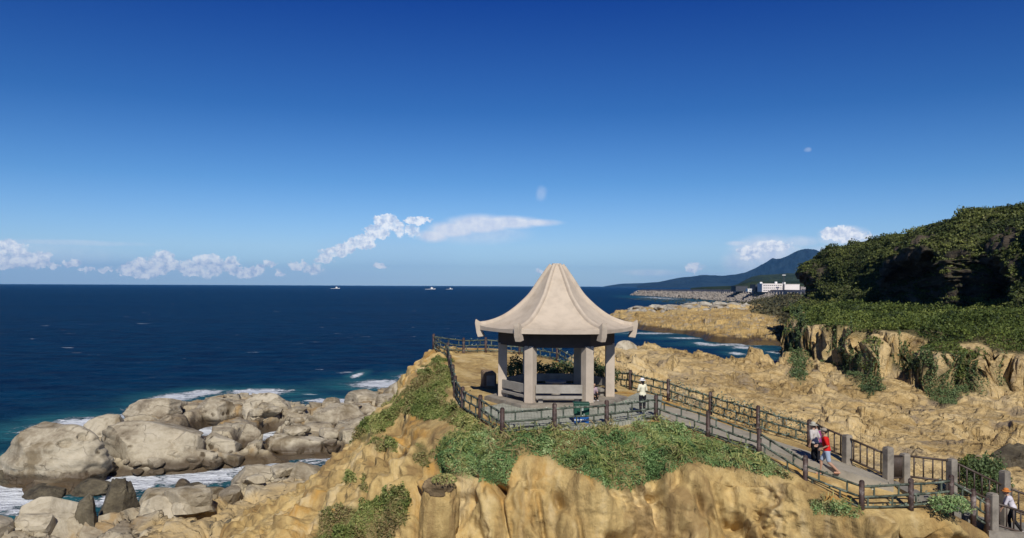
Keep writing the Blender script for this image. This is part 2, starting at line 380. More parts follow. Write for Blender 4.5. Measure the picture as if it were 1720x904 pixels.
M_creep = leafmat('creeper_leaf', [(0.045, 0.07, 0.03), (0.08, 0.12, 0.045), (0.12, 0.17, 0.065), (0.18, 0.23, 0.09)], 0.2, trans=0.15)
M_conc = plain('weathered_concrete', (0.28, 0.245, 0.195), 0.85, 0.2, 2.2, bump=0.3, grime=(0.15, 0.13, 0.105))
M_bench = plain('bench_concrete', (0.30, 0.275, 0.235), 0.8, 0.12, 3, bump=0.2, grime=(0.38, 0.355, 0.31))
M_roof = plain('roof_render', (0.53, 0.445, 0.345), 0.8, 0.08, 1.6, bump=0.25, grime=(0.43, 0.35, 0.26))
M_soffit = plain('soffit_shade', (0.075, 0.055, 0.042), 0.8, 0.1, 2)  # eave shade put into the dark brown of beam and soffit
M_col = plain('column_render', (0.50, 0.42, 0.33), 0.8, 0.07, 2.0, bump=0.12, grime=(0.42, 0.35, 0.275))
M_post = plain('brown_post', (0.060, 0.034, 0.027), 0.6, 0.3, 5, bump=0.5, grime=(0.30, 0.25, 0.22))
M_rail = plain('rail_paint', (0.085, 0.10, 0.07), 0.6, 0.4, 4, bump=0.5, grime=(0.26, 0.30, 0.235))
M_iron = plain('brown_iron', (0.075, 0.052, 0.038), 0.5, 0.2, 8)
M_white = plain('white_paint', (0.75, 0.74, 0.71), 0.5, 0.04, 0.4)
M_glass = plain('window_dark', (0.03, 0.035, 0.04), 0.2, 0.05, 1)

# ------------------------------------------------------------------ sea
def gp(lst, z=0): return [tuple(G(a, b, z)[:2]) for a, b in lst]
shelfA = gp([(150, 800), (132, 750)])+gp([(160, 712), (205, 700), (240, 690), (285, 676), (335, 664), (400, 660), (470, 664), (545, 680), (590, 678), (625, 655), (690, 641), (720, 640), (720, 720)], 1.5)+gp([(600, 764), (500, 775), (420, 784), (330, 795), (240, 802)])
rockB = gp([(-60, 800), (-20, 790), (30, 812), (80, 818), (150, 812), (155, 826), (110, 832), (70, 838), (20, 815), (-60, 812)])
nearC = gp([(-160, 884), (-40, 884), (10, 884), (50, 866), (130, 858), (200, 860), (222, 842), (290, 832)], 1.2)+gp([(318, 818), (345, 818), (385, 792), (430, 784), (500, 784), (560, 776), (640, 770)], 1.6)+[(2, 70), (2, 20), (-70, 20)]
LAND = [(-2, 60), (1, 80), (3.5, 104), (9, 118), (16, 124), (22, 124), (29.8, 121), (31.6, 116), (34.5, 118), (42.5, 134), (50, 150), (58, 168), (72, 206), (95, 275), (120, 340), (260, 340), (260, 20), (-1, 20)]
def make_sea():
    ang = np.concatenate([np.linspace(-180, -42, 40)[:-1], np.linspace(-42, 42, 760), np.linspace(42, 180, 40)[1:]])
    r = np.concatenate([np.geomspace(8, 36, 6)[:-1], np.geomspace(36, 420, 430)[:-1], np.geomspace(420, 25000, 120)])
    A, RR = np.meshgrid(np.radians(ang), r, indexing='ij')
    X, Y = np.sin(A)*RR, np.cos(A)*RR
    near = sstep(600, 150, RR)
    Z = near*(0.13*fbm(X*0.12, Y*0.22, oct=4, seed=3) + 0.05*fbm(X*0.7, Y*1.1, oct=2, seed=9))
    foam = np.zeros_like(X); teal = np.zeros_like(X)
    spots = [(25, 832, 85, 42, 1.2), (6, 776, 34, 30, 1.2), (130, 716, 80, 17, 1.2), (75, 724, 40, 8, .6), (205, 812, 90, 22, 1), (330, 800, 80, 20, 1.1), (450, 782, 60, 8, .7), (185, 840, 50, 14, .9), (450, 733, 40, 12, 1), (365, 722, 40, 14, 1),
             (290, 668, 45, 9, 1), (340, 660, 40, 7, .9), (430, 659, 60, 7, 1), (560, 674, 60, 6, .9), (640, 645, 60, 8, .95), (600, 630, 10, 5, 1), (690, 632, 30, 6, .8), (240, 688, 40, 8, .7), (200, 700, 40, 7, .9),
             (1190, 579, 26, 3, .8), (1250, 584, 26, 3, .8), (1238, 594, 16, 3, .8), (1285, 606, 30, 4, .75), (1180, 577, 18, 2.5, .9), (1300, 592, 16, 3, .6), (1090, 560, 60, 2, .7), (1150, 568, 40, 2, .7), (1230, 579, 60, 2.5, .7), (1110, 501, 30, 3, .6), (1180, 508, 40, 2, .5),
             (560, 742, 40, 5, .5), (480, 762, 60, 5, .35), (30, 862, 40, 12, .7), (1280, 618, 24, 6, .5)]
    for px, py, rx, ry, st in spots:
        c = G(px, py, 0); ex = rx*c.y/F; ey = ry*c.y*c.y/(CZ*F)
        d = np.hypot((X-c.x)/ex, (Y-c.y)/ey)
        foam = np.maximum(foam, st*np.clip(1.35-d, 0, 1)); teal = np.maximum(teal, np.clip(1.9-d*0.75, 0, 1)*st)
    sel = (RR < 330) & (np.abs(A) < 0.8); xs_, ys_ = X[sel]+0.8*fbm(X[sel]*0.25, Y[sel]*0.25, oct=3, seed=100), Y[sel]
    for poly, wd, st in ((shelfA, 4.5, 1.0), (rockB, 3.0, .95), (nearC, 2.2, .85), (LAND, 3.5, .7)):
        d = -sdf_poly(xs_, ys_, poly); fr = st*np.exp(-np.abs(d)/wd)*(0.72+0.5*fbm(xs_*0.07, ys_*0.07, oct=2, seed=107))*(ys_ < 300)
        foam[sel] = np.maximum(foam[sel], fr); teal[sel] = np.maximum(teal[sel], 0.9*np.exp(-np.abs(d)/(wd*2.2)))
    V = np.stack([X, Y, Z], -1)
    m, n = mat_new('sea_water'); p = n.pos()
    sc = n.scalev(p, (1, 2.2, 1))
    big = n.noise(n.scalev(p, (0.35, 1.0, 1)), 0.012, 4, 0.6)
    deep = n.mix(n.maprange(big, 0.35, 0.65), (0.0, 0.010, 0.045), (0.0, 0.021, 0.075))
    mid = n.noise(sc, 0.10, 5, 0.62)
    deep = n.mix(n.maprange(mid, 0.38, 0.66, 0, 0.95), deep, (0.0, 0.038, 0.10))
    t = n.math('MULTIPLY', n.attr('teal'), n.maprange(mid, 0.25, 0.6, 0.4, 1.0))
    c = n.mix(t, deep, (0.02, 0.12, 0.15))
    fa = n.attr('foam')
    fn = n.noise(n.scalev(p, (1, 1.5, 1)), 0.55, 7, 0.68, 1.2); fl = n.noise(n.scalev(p, (1, 1.4, 1)), 2.2, 6, 0.7, 0.6)
    fsum = n.math('ADD', n.math('MULTIPLY', fa, 0.85), n.math('ADD', n.math('MULTIPLY', n.math('SUBTRACT', fn, 0.5), 1.9), n.math('MULTIPLY', n.math('SUBTRACT', fl, 0.5), 0.9)))
    fm = n.math('MULTIPLY', n.maprange(fsum, 0.36, 0.62, 0, 1, True), n.maprange(fa, 0.02, 0.2))
    cap = n.noise(n.scalev(p, (0.55, 1.5, 1)), 0.13, 5, 0.66)
    capm = n.math('MULTIPLY', n.maprange(cap, 0.67, 0.71, 0, 1, True), 0.75)
    fm = n.math('MAXIMUM', fm, capm)
    c = n.mix(fm, c, (0.74, 0.78, 0.82))
    b = n.new('ShaderNodeBsdfPrincipled'); n.set(b, 'Base Color', c); n.set(b, 'Roughness', n.maprange(fm, 0, 1, 0.42, 0.85))
    b.inputs['IOR'].default_value = 1.33; n.set(b, 'Specular IOR Level', n.maprange(fm, 0, 1, 0.03, 0.1))
    hb = n.math('ADD', n.math('ADD', n.math('MULTIPLY', n.noise(n.scalev(p, (0.5, 2.0, 1)), 0.06, 4, 0.6), 4.0), n.math('MULTIPLY', n.noise(sc, 0.22, 6, 0.7), 1.6)), n.math('MULTIPLY', n.noise(sc, 1.5, 4, 0.6), 0.25))
    hb = n.math('ADD', hb, n.math('MULTIPLY', fm, 0.2))
    bp = n.new('ShaderNodeBump'); bp.inputs['Strength'].default_value = 1.0; bp.inputs['Distance'].default_value = 1.0; n.set(bp, 'Height', hb); n.set(b, 'Normal', bp.outputs[0])
    finish(n, b)
    o = grid_mesh('sea', V, m, attrs={'foam': foam, 'teal': teal}); tag(o, kind='structure')

make_sea()
# ------------------------------------------------------------------ the headland: Y-z profiles lofted along x
KEY = {  # x : back sea, back foot, back edge, middle, front edge, brow, face foot, foreground
 -16: [(62, -1), (60, 0.5), (57, 1.5), (51, 2.9), (44, 3.3), (38, 3.4), (32, 2.8), (20, 1)],
 -13: [(63, -1), (60, 1.0), (57, 2.6), (50, 4.3), (44, 4.6), (38, 4.5), (32, 3.2), (20, 1)],
 -11: [(65, -1), (61, 1.5), (57, 4.0), (50, 5.9), (44, 6.0), (38, 5.6), (32, 4.2), (20, 1)],
 -8.5: [(68, -1), (64, 3), (59, 7.4), (51, 8.6), (44, 8.0), (37, 7.1), (32, 5.0), (22, 2)],
 -7.2: [(70, -1), (65.5, 4), (61.5, 10.6), (56, 10.6), (45, 9.0), (37.2, 8.2), (32, 5.8), (23.5, 2)],
 -6.2: [(72, -1), (67, 5), (62, 12.1), (57, 12.0), (46, 9.9), (37.5, 8.9), (32, 6.1), (24, 2)],
 -4.4: [(74, -1), (69, 6), (63, 12.2), (57, 11.8), (42, 10.6), (36, 9.7), (31.4, 6.4), (25.5, 2)],
 -3: [(74, -1), (69, 6), (63.5, 12.2), (54, 11.4), (39.6, 10.95), (34, 9.9), (31, 6.8), (27, 2)],
 -1.5: [(74, -1), (69, 6), (63.5, 12.2), (50, 11.1), (35.4, 10.98), (32.2, 9.7), (30.7, 7), (28, 2)],
 0: [(74, -1), (69, 6), (63.5, 12.1), (50, 11.05), (33.1, 10.95), (31.4, 9.3), (30.2, 7), (28, 2)],
 3: [(72, -1), (66, 6), (60, 11.7), (48, 11.03), (33.3, 10.95), (31.3, 9.2), (30.0, 7), (28, 2)],
 5.2: [(68, 4), (60, 6.6), (54, 11.1), (46, 11.02), (34.6, 10.93), (31.6, 9.3), (30.2, 7), (28, 2)],
 6.7: [(62, 5), (55, 7.2), (48.4, 10.98), (43, 10.95), (36.1, 10.88), (31.8, 9.4), (30.3, 7), (28, 2)],
 8.5: [(58, 5), (50, 7.4), (43.8, 10.85), (40, 10.75), (34.6, 10.5), (31.6, 9.5), (30.4, 7), (28.2, 2)],
 10.1: [(56, 5), (48, 7.4), (41.4, 10.5), (37, 10.35), (32.7, 10.1), (31.0, 9.4), (30.2, 7), (28.2, 2)],
 11.4: [(54, 5), (44, 7.4), (38.0, 10.35), (34, 10.15), (30.4, 9.5), (29.8, 9.1), (29.3, 7), (28, 2)],
 12.5: [(52, 5), (42, 7.4), (36.3, 10.2), (32.4, 9.75), (29.4, 8.85), (28.7, 8.55), (28.1, 7), (27, 2)],
 14: [(50, 5), (41, 7.2), (34.6, 9.85), (31.4, 9.4), (29.3, 8.84), (28.6, 8.55), (28.0, 7), (27, 2)],
 15.6: [(50, 5), (40, 7.0), (33.8, 9.3), (31.6, 9.0), (29.5, 8.85), (28.7, 8.5), (28.1, 6.8), (27, 2)],
 17: [(50, 5), (40, 6.6), (34.0, 8.3), (32, 8.3), (29.8, 8.3), (29.2, 7.9), (28.4, 6.2), (27.4, 2)],
 18.6: [(50, 5), (40, 6.0), (35.0, 7.5), (32, 7.5), (30.0, 7.3), (29.5, 6.9), (29.0, 5.6), (28, 2)],
 21: [(50, 4), (41, 5.6), (36, 6.9), (33, 6.9), (30.4, 6.7), (29.8, 6.2), (29.2, 5), (28.2, 2)],
 26: [(50, 3), (44, 4.6), (39, 5.6), (35, 5.8), (31, 5.6), (30, 5), (29.4, 4), (28, 2)],
}
NSEG = [26, 40, 110, 120, 70, 90, 60]
XS = sorted(KEY)
def loft():
    nx = 760
    x = np.linspace(XS[0], XS[-1], nx)
    keys = np.array([KEY[k] for k in XS], float)          # (ns,8,2)
    prof = np.zeros((nx, 8, 2))
    for k in range(8):
        for c in range(2): prof[:, k, c] = np.interp(x, XS, keys[:, k, c])
    prof = gsmooth(prof, 7, 0)
    cols = [prof[:, 0:1]]
    kv = [0]
    for s in range(7):
        t = np.linspace(0, 1, NSEG[s]+1)[1:]
        cols.append(prof[:, s:s+1]*(1-t[None, :, None]) + prof[:, s+1:s+2]*t[None, :, None]); kv += list(s+t)
    C = np.concatenate(cols, 1); kv = np.array(kv)
    C = gsmooth(C, 5, 1)
    V = np.zeros((nx, C.shape[1], 3)); V[..., 0] = x[:, None]; V[..., 1] = C[..., 0]; V[..., 2] = C[..., 1]
    return V, np.broadcast_to(kv[None], V.shape[:2])
HV, HK = loft()
def detail_headland(V, K):
    x, y, z = V[..., 0], V[..., 1], V[..., 2]
    nrm = grid_normals(V); nrm *= np.sign(nrm[..., 2:3].mean())
    face = sstep(4.25, 5.1, K)
    left = sstep(-3.3, -5.6, x)*sstep(2.0, 2.2, K)
    back = sstep(1.95, 1.2, K)
    # where the left terrace edge is: x < fence line
    wgt = np.clip(np.maximum(np.maximum(face, left), back), 0, 1)
    wrp = fbm(x*0.3, y*0.3, z*0.3, oct=3, seed=5)
    # vertical folds and gullies running down the face
    fold = ridged(x*0.40+0.5*wrp, z*0.05+4+y*0.10, oct=3, seed=21)-1.1
    fold2 = ridged(x*1.05+0.8*wrp, z*0.10+y*0.15, oct=3, seed=23)-1.1
    d = wgt*(0.95*fold*(0.3+0.7*face) + 0.9*fbm(x*0.17+5, z*0.1, oct=2, seed=25)*face + 0.16*fold2*(0.3+0.7*face) + 0.42*fbm(x*0.55, y*0.5, z*0.28, oct=3, seed=31))
    # shelly ledges and hollows
    led = ridged(x*0.9+wrp, y*0.9, z*1.1+0.5*x, oct=4, seed=41)-1.2
    patch = sstep(-0.05, 0.5, fbm(x*0.35, z*0.4+y*0.2, oct=2, seed=44))
    d += wgt*patch*0.30*led*(1-0.5*left) + wgt*0.08*fbm(x*2.2, y*2.2, z*1.6, oct=4, seed=51)
    soft_ = 1-0.3*sstep(-3.0, -5.5, x)
    fa_, fad = facets(x*0.55+0.25*wrp, z*0.22+0.15*wrp+y*0.1, 71, 1.5); fs_, fsd_ = facets(x*1.5+0.4*wrp, z*0.6+y*0.3, 73, 1.3)
    d += gsmooth(gsmooth(wgt*soft_*(0.40*(fa_-0.5)-0.26*sstep(0.16, 0.0, fad)*sstep(0.2, 0.5, fa_)*sstep(11.2, 10.4, x)+0.13*(fs_-0.5)-0.07*sstep(0.16, 0.0, fsd_)*sstep(0.4, 0.7, fs_)), 1.5, 0), 1.5, 1)
    # sharp dark clefts
    for cx, cz, sx, sz, dp in ((-0.58, 9.15, .22, .32, 1.5), (1.9, 8.75, .2, .3, 1.3), (4.0, 7.55, .38, .13, 1.1), (-0.35, 8.1, .09, .9, .7), (1.2, 8.0, .08, 1.1, .5), (8.6, 7.9, .3, .22, 1.0), (7.3, 8.6, .14, .5, .7), (9.6, 7.2, .14, 1.2, .5), (16.3, 7.9, .4, .2, .9), (-3.7, 7.6, .12, .9, .8), (5.6, 8.9, .5, .12, .6), (2.7, 7.3, .1, 1.0, .6), (-5.2, 8.6, .16, .3, .6)):
        g = np.exp(-((x-cx+0.4*(z-cz)*0.4)/sx)**2-((z-cz)/sz)**2); d -= face*dp*g
    d += wgt*(0.13*(ridged(x*1.7+0.5*wrp, y*1.7, z*1.0, oct=4, seed=53, gain=0.6)-1.2)*(0.4+0.6*patch)+0.10*sstep(0.1, 0.6, left)*(ridged(x*0.8, y*0.8, z*0.5, oct=4, seed=55, gain=.6)-1.2)*3)
    d = gsmooth(gsmooth(d, 0.75, 0), 0.75, 1)
    V = V+nrm*d[..., None]
    V[..., 2] += (1-wgt)*0.035*fbm(x*0.9, y*0.9, oct=3, seed=61)
    return V
HV = detail_headland(HV, HK)
HN = grid_normals(HV); HN *= np.sign(HN[..., 2].mean())

def inpoly_px(V, polys, soft=9.0, wob=13.0, seed=70):
    """0..1 mask of the surface points that show inside outlines read off the photograph"""
    px, py = unproject(V[..., 0], V[..., 1], V[..., 2])
    wx = wob*fbm(V[..., 0]*0.9, V[..., 1]*0.9, V[..., 2]*0.9, oct=3, seed=seed)
    wy = wob*0.7*fbm(V[..., 0]*0.9+9, V[..., 1]*0.9, V[..., 2]*0.9, oct=3, seed=seed+1)
    m = np.zeros(px.shape)
    for p in polys: m = np.maximum(m, sstep(-soft, soft, sdf_poly(px+wx, py+wy, p)))
    return m
VEG_NEAR = [
 [(735, 760), (742, 738), (800, 722), (846, 724), (935, 716), (1020, 710), (1100, 702), (1130, 706), (1190, 722), (1275, 758), (1325, 790), (1330, 802), (1290, 800), (1240, 786), (1190, 776), (1130, 782), (1105, 800), (1070, 818), (1030, 822), (985, 800), (950, 786), (915, 765), (880, 752), (868, 770), (850, 815), (830, 812), (800, 796), (770, 790), (738, 795)],
 [(1360, 842), (1400, 850), (1450, 858), (1450, 866), (1400, 872), (1362, 868)], [(1565, 850), (1600, 838), (1625, 850), (1615, 862), (1580, 862)]]
VEG_FLANK = [
 [(735, 603), (752, 606), (762, 640), (768, 672), (790, 700), (815, 722), (800, 728), (772, 715), (740, 705), (700, 700), (672, 695), (650, 712), (640, 730), (600, 742), (578, 738), (600, 715), (640, 690), (680, 660), (700, 640), (715, 620)],
 [(530, 890), (545, 860), (600, 850), (640, 832), (672, 825), (692, 840), (680, 862), (660, 910), (528, 910)], [(575, 800), (585, 792), (598, 800), (592, 812), (578, 812)], [(700, 742), (715, 742), (722, 765), (712, 782), (700, 768)], [(602, 808), (618, 808), (620, 822), (604, 822)], [(620, 742), (660, 740), (658, 756), (625, 758)]]
vN = inpoly_px(HV, VEG_NEAR)*sstep(3.9, 4.05, HK); vF = inpoly_px(HV, VEG_FLANK, 5, 12)*np.maximum(sstep(3.9, 4.0, HK), sstep(-3.2, -4, HV[..., 0])); vF *= sstep(2.05, 2.2, HK)
o = grid_mesh('headland_ground', HV, M_head, attrs={'veg': np.maximum(vN, vF)*0.9}); tag(o, kind='structure')

def leaf_cloud(name, pos, nrm, size, mat, label, cat, kind='stuff', asp=0.5, tilt=0.9, rnd=None):
    """many small pointed leaves as one mesh"""
    n = len(pos)
    a = RNG.normal(size=(n, 3)); a /= np.linalg.norm(a, axis=1, keepdims=True)
    nn = nrm*(1-tilt*0.5)+a*tilt; nn /= np.linalg.norm(nn, axis=1, keepdims=True)+1e-9
    b = np.cross(nn, RNG.normal(size=(n, 3))); b /= np.linalg.norm(b, axis=1, keepdims=True)+1e-9
    c = np.cross(nn, b)
    s = (size*RNG.uniform(0.6, 1.35, n))[:, None]
    q = np.stack([pos-b*s*0.5, pos+c*s*asp*0.5, pos+b*s*0.5, pos-c*s*asp*0.5], 1)
    r = RNG.uniform(0, 1, n) if rnd is None else rnd
    o = quad_mesh(name, q.reshape(-1, 3), np.arange(n*4).reshape(n, 4), mat, attrs={'rnd': np.repeat(r, 4)}, smooth=False)
    return tag(o, label, cat, kind=kind) if label else o
def scatter(V, NN, mask, dens, maxn=200000):
    """random points on a grid surface, density per m2 times mask"""
    e1 = V[1:, :-1]-V[:-1, :-1]; e2 = V[:-1, 1:]-V[:-1, :-1]
    ar = np.linalg.norm(np.cross(e1, e2), axis=-1); m = mask[:-1, :-1]
    wgt = (ar*m).ravel(); tot = wgt.sum()*dens; n = int(min(tot, maxn))
    if n < 1: return np.zeros((0, 3)), np.zeros((0, 3)), np.zeros(0)
    idx = RNG.choice(len(wgt), n, p=wgt/wgt.sum())
    i, j = np.divmod(idx, m.shape[1]); a, b = RNG.uniform(0, 1, n)[:, None], RNG.uniform(0, 1, n)[:, None]
    p = V[i, j]+e1[i, j]*a+e2[i, j]*b
    return p, NN[i, j], m[i, j]
up = np.array([0, 0, 1.0])
p, nn, mm = scatter(HV, HN, np.where(vN > .3, vN, 0)*(0.25+0.75*sstep(-0.5, 0.0, fbm(HV[..., 0]*0.8+4, HV[..., 1]*0.8, HV[..., 2]*0.8, oct=4, seed=88))), 1500, 110000)
h = (0.05+0.32*sstep(-0.2, 0.7, fbm(p[:, 0]*0.9, p[:, 1]*0.9, p[:, 2]*0.9, oct=3, seed=80)))*RNG.uniform(0, 1, len(p))**0.6*mm
leaf_cloud('ground_cover', p+(nn*0.4+up*0.8)*h[:, None], nn*0.4+up*0.6, 0.10, M_leaf, 'low leafy green ground cover along the cliff edge below the front fence', 'ground cover')
thin = sstep(-0.35, 0.25, fbm(HV[..., 0]*1.3, HV[..., 1]*1.3, HV[..., 2]*1.3, oct=3, seed=86))
p, nn, mm = scatter(HV, HN, np.where(vN > .15, vN, 0)*thin, 150, 14000)
leaf_cloud('tall_grass', p+up*(RNG.uniform(0.05, 0.42, len(p)))[:, None], np.tile(np.array([0.0, -0.8, 0.25]), (len(p), 1)), 0.30, M_flank, 'taller dry grass blades sticking out of the ground cover by the fence', 'grass', asp=0.14, tilt=0.6)
p, nn, mm = scatter(HV, HN, np.where(vF > .3, vF, 0)*sstep(-0.5, 0.05, fbm(HV[..., 0]*0.6+4, HV[..., 1]*0.6, HV[..., 2]*0.6, oct=4, seed=89)), 1000, 110000)
h = (0.06+0.4*sstep(-0.2, 0.7, fbm(p[:, 0]*0.8, p[:, 1]*0.8, p[:, 2]*0.8, oct=3, seed=83)))*RNG.uniform(0, 1, len(p))**0.6*mm
leaf_cloud('slope_grass', p+(nn*0.4+up*0.8)*h[:, None], nn*0.4+up*0.6, 0.15, M_flank, 'yellowish green grass and scrub on the slope left of the pavilion', 'grass', asp=0.35)

# ------------------------------------------------------------------ left shore: rock shelf, channel, near shore
def shore():
    xs = np.arange(-66, -1, 0.2); ys = np.concatenate([np.arange(30, 84, 0.17), np.arange(84, 150, 0.26)])
    X, Y = np.meshgrid(xs, ys, indexing='ij')
    wx, wy = 1.0*fbm(X*0.25, Y*0.25, oct=3, seed=100), 1.0*fbm(X*0.25, Y*0.25, oct=3, seed=104)
    dA, dB, dC = (sdf_poly(X+wx, Y+wy, q) for q in (shelfA, rockB, nearC))
    # big cracked blocks
    f1, f2, cid = worley((X+1.5*wx)*0.155, (Y+1.5*wy)*0.105, 5)
    block = (1-np.clip(f1, 0, 1)**3*1.1)*(0.45+0.6*cid); crackb = sstep(0.10, 0.0, f2-f1)
    g1, g2, gid = worley((X+wx)*0.42, (Y+wy)*0.3, 8); block2 = (1-np.clip(g1, 0, 1)**2)*gid; crackc = sstep(0.12, 0.0, g2-g1)
    fb, fbd = facets((X+wx)*0.16, (Y+wy)*0.10, 6, 0.9); fs, fsd = facets((X+wx)*0.45, (Y+wy)*0.3, 9, 1.0)
    hA = np.clip(dA, -3, 1.8)*0.75 + sstep(0, 3, dA)*(0.7*block+1.25*fb+0.45*fs-1.1*sstep(0.12, 0.02, fbd)-0.35*sstep(0.12, 0.02, fsd)-0.75) - 0.1
    # stepped ledges
    st = 0.55; hA = hA*0.6+0.4*(np.floor(hA/st)+sstep(0.25, 1, (hA/st) % 1))*st
    for (px, py, rx, ry, fr) in ((362, 724, 34, 11, 9), (456, 734, 24, 11, 9), (322, 755, 6, 22, 0), (395, 695, 4, 14, 0), (520, 756, 44, 4, 5)):   # pools and gaps in the shelf
        c = G(px, py, 0); ex, ey = rx*c.y/F, ry*c.y**2/CZ/F
        hA = np.minimum(hA, -0.7+2.8*sstep(0.75, 1.3, np.hypot((X-c.x)/ex, (Y-c.y)/ey)))
        if fr: hA = np.minimum(hA, 0.25+3.0*sstep(0.9, 1.4, np.hypot((X-c.x)/ex, (Y-c.y+ey*0.5+fr*0.5)/(ey*0.5+fr*0.6))))
    hB = np.clip(dB, -3, 1.0)*0.6+sstep(0, 1.5, dB)*0.25*block2
    rise = np.clip((X+34)/26, 0, 1)
    hC = np.clip(dC*1.4, -3, 1.4)*(0.75)+sstep(0, 6, dC)*(0.3*block+0.9*fb+0.6*fs-0.7*sstep(0.1, 0.02, fbd)-0.4*sstep(0.1, 0.02, fsd)+0.8*rise+0.35*(ridged(X*0.3, Y*0.3, oct=3, seed=120)-1.2))
    rough = 0.13*fbm(X*0.8, Y*0.8, oct=4, seed=130)+0.03*(ridged(X*2.1, Y*2.1, oct=2, seed=133))
    Z = np.maximum(np.maximum(hA, hB), hC)+rough*sstep(-1, 1, np.maximum(np.maximum(dA, dB), dC))
    # fade under the headland
    Z = np.where(X > -10, Z-(X+10)*0.9, Z)
    X2 = X+0.35*fbm(X*0.5, Z*0.9+5, Y*0.5, oct=3, seed=140); Y2 = Y+0.35*fbm(X*0.5+7, Z*0.9, Y*0.5, oct=3, seed=141)
    V = np.stack([X2, Y2, Z], -1)
    px, py = unproject(X2, Y2, Z)
    ochre = sstep(-10, 8, sdf_poly(px+18*wx, py+12*wx, [(300, 862), (350, 838), (400, 842), (470, 822), (520, 800), (560, 785), (700, 745), (700, 950), (300, 950), (240, 900)]))*0.9
    ochre = np.maximum(ochre, 0.55*sstep(0.2, 0.8, fbm(X*0.1, Y*0.1, oct=3, seed=150))*sstep(1.8, 0.8, Z))
    global SHV, SHY
    SHV, SHY = V, ys
    o = grid_mesh('shore_ground', V, M_shore, attrs={'veg': ochre}); tag(o, kind='structure')
shore()

# boulders that read as single stones
def ico(sub):
    bm = bmesh.new(); bmesh.ops.create_icosphere(bm, subdivisions=sub, radius=1.0)
    v = np.array([q.co[:] for q in bm.verts]); f = np.array([[q.index for q in t.verts] for t in bm.faces]); bm.free(); return v, f
ICO = {s: ico(s) for s in (3, 4, 5, 6)}
def boulder(px, py, wpx, hpx, label, z0=0.0, mat=None, sub=5, amp=0.10, sq=0.66, seed=0, depth=0.8, pointy=0.0, lean=0.0, name='boulder', group='boulders on the shore', pits=(), cuts=11):
    c = G(px, py, z0); W, H = wpx*c.y/F, hpx*c.y/F
    v, f = ICO[sub]; v = v.copy()
    v = np.sign(v)*np.abs(v)**sq; v /= (np.abs(v)**3).sum(1, keepdims=True)**(1/3)
    s = seed*7.3
    n1_ = fbm(v[:, 0]*1.1+s, v[:, 1]*1.1, v[:, 2]*1.1, oct=3, seed=seed); n2_ = ridged(v[:, 0]*1.6+s, v[:, 1]*1.6, v[:, 2]*2.0, oct=3, seed=seed+3)-1.2
    v = v*(1+amp*n1_+amp*0.35*n2_+0.012*fbm(v[:, 0]*7+s, v[:, 1]*7, v[:, 2]*7, oct=3, seed=seed+9))[:, None]
    for (a, e, rad, dp) in pits:
        dvec = np.array([math.sin(R(a))*math.cos(R(e)), -math.cos(R(a))*math.cos(R(e)), math.sin(R(e))])
        dd = np.linalg.norm(v/np.linalg.norm(v, axis=1, keepdims=True)-dvec, axis=1); v = v*(1-dp*sstep(rad, rad*0.4, dd))[:, None]
    rg = np.random.default_rng(900+seed)
    for _ in range(cuts):
        pn = rg.normal(size=3); pn[2] = abs(pn[2])*0.8; pn /= np.linalg.norm(pn); dd_ = rg.uniform(0.60, 0.90)*1.06
        ex = np.maximum(0, v@pn-dd_); v = v-pn*(ex*0.97)[:, None]
    grv = vnoise(v[:, 0]*0.6+s, v[:, 1]*0.6, v[:, 2]*5.0+s, seed+50); v[:, :2] *= (1+0.035*np.sign(grv)*np.abs(grv)**0.5)[:, None]
    if pointy: k = 1-pointy*np.clip(v[:, 2], 0, 1.2); v[:, 0] *= k; v[:, 1] *= k
    v[:, 0] += lean*v[:, 2]
    v = v*np.array([W/2, W/2*depth, H*0.60])
    v[:, 2] += H*0.36
    o = quad_mesh(name, v, f, mat or M_boulder); o.location = (c.x, c.y+W/2*depth*0.55, z0)
    return tag(o, label, 'boulder', group)
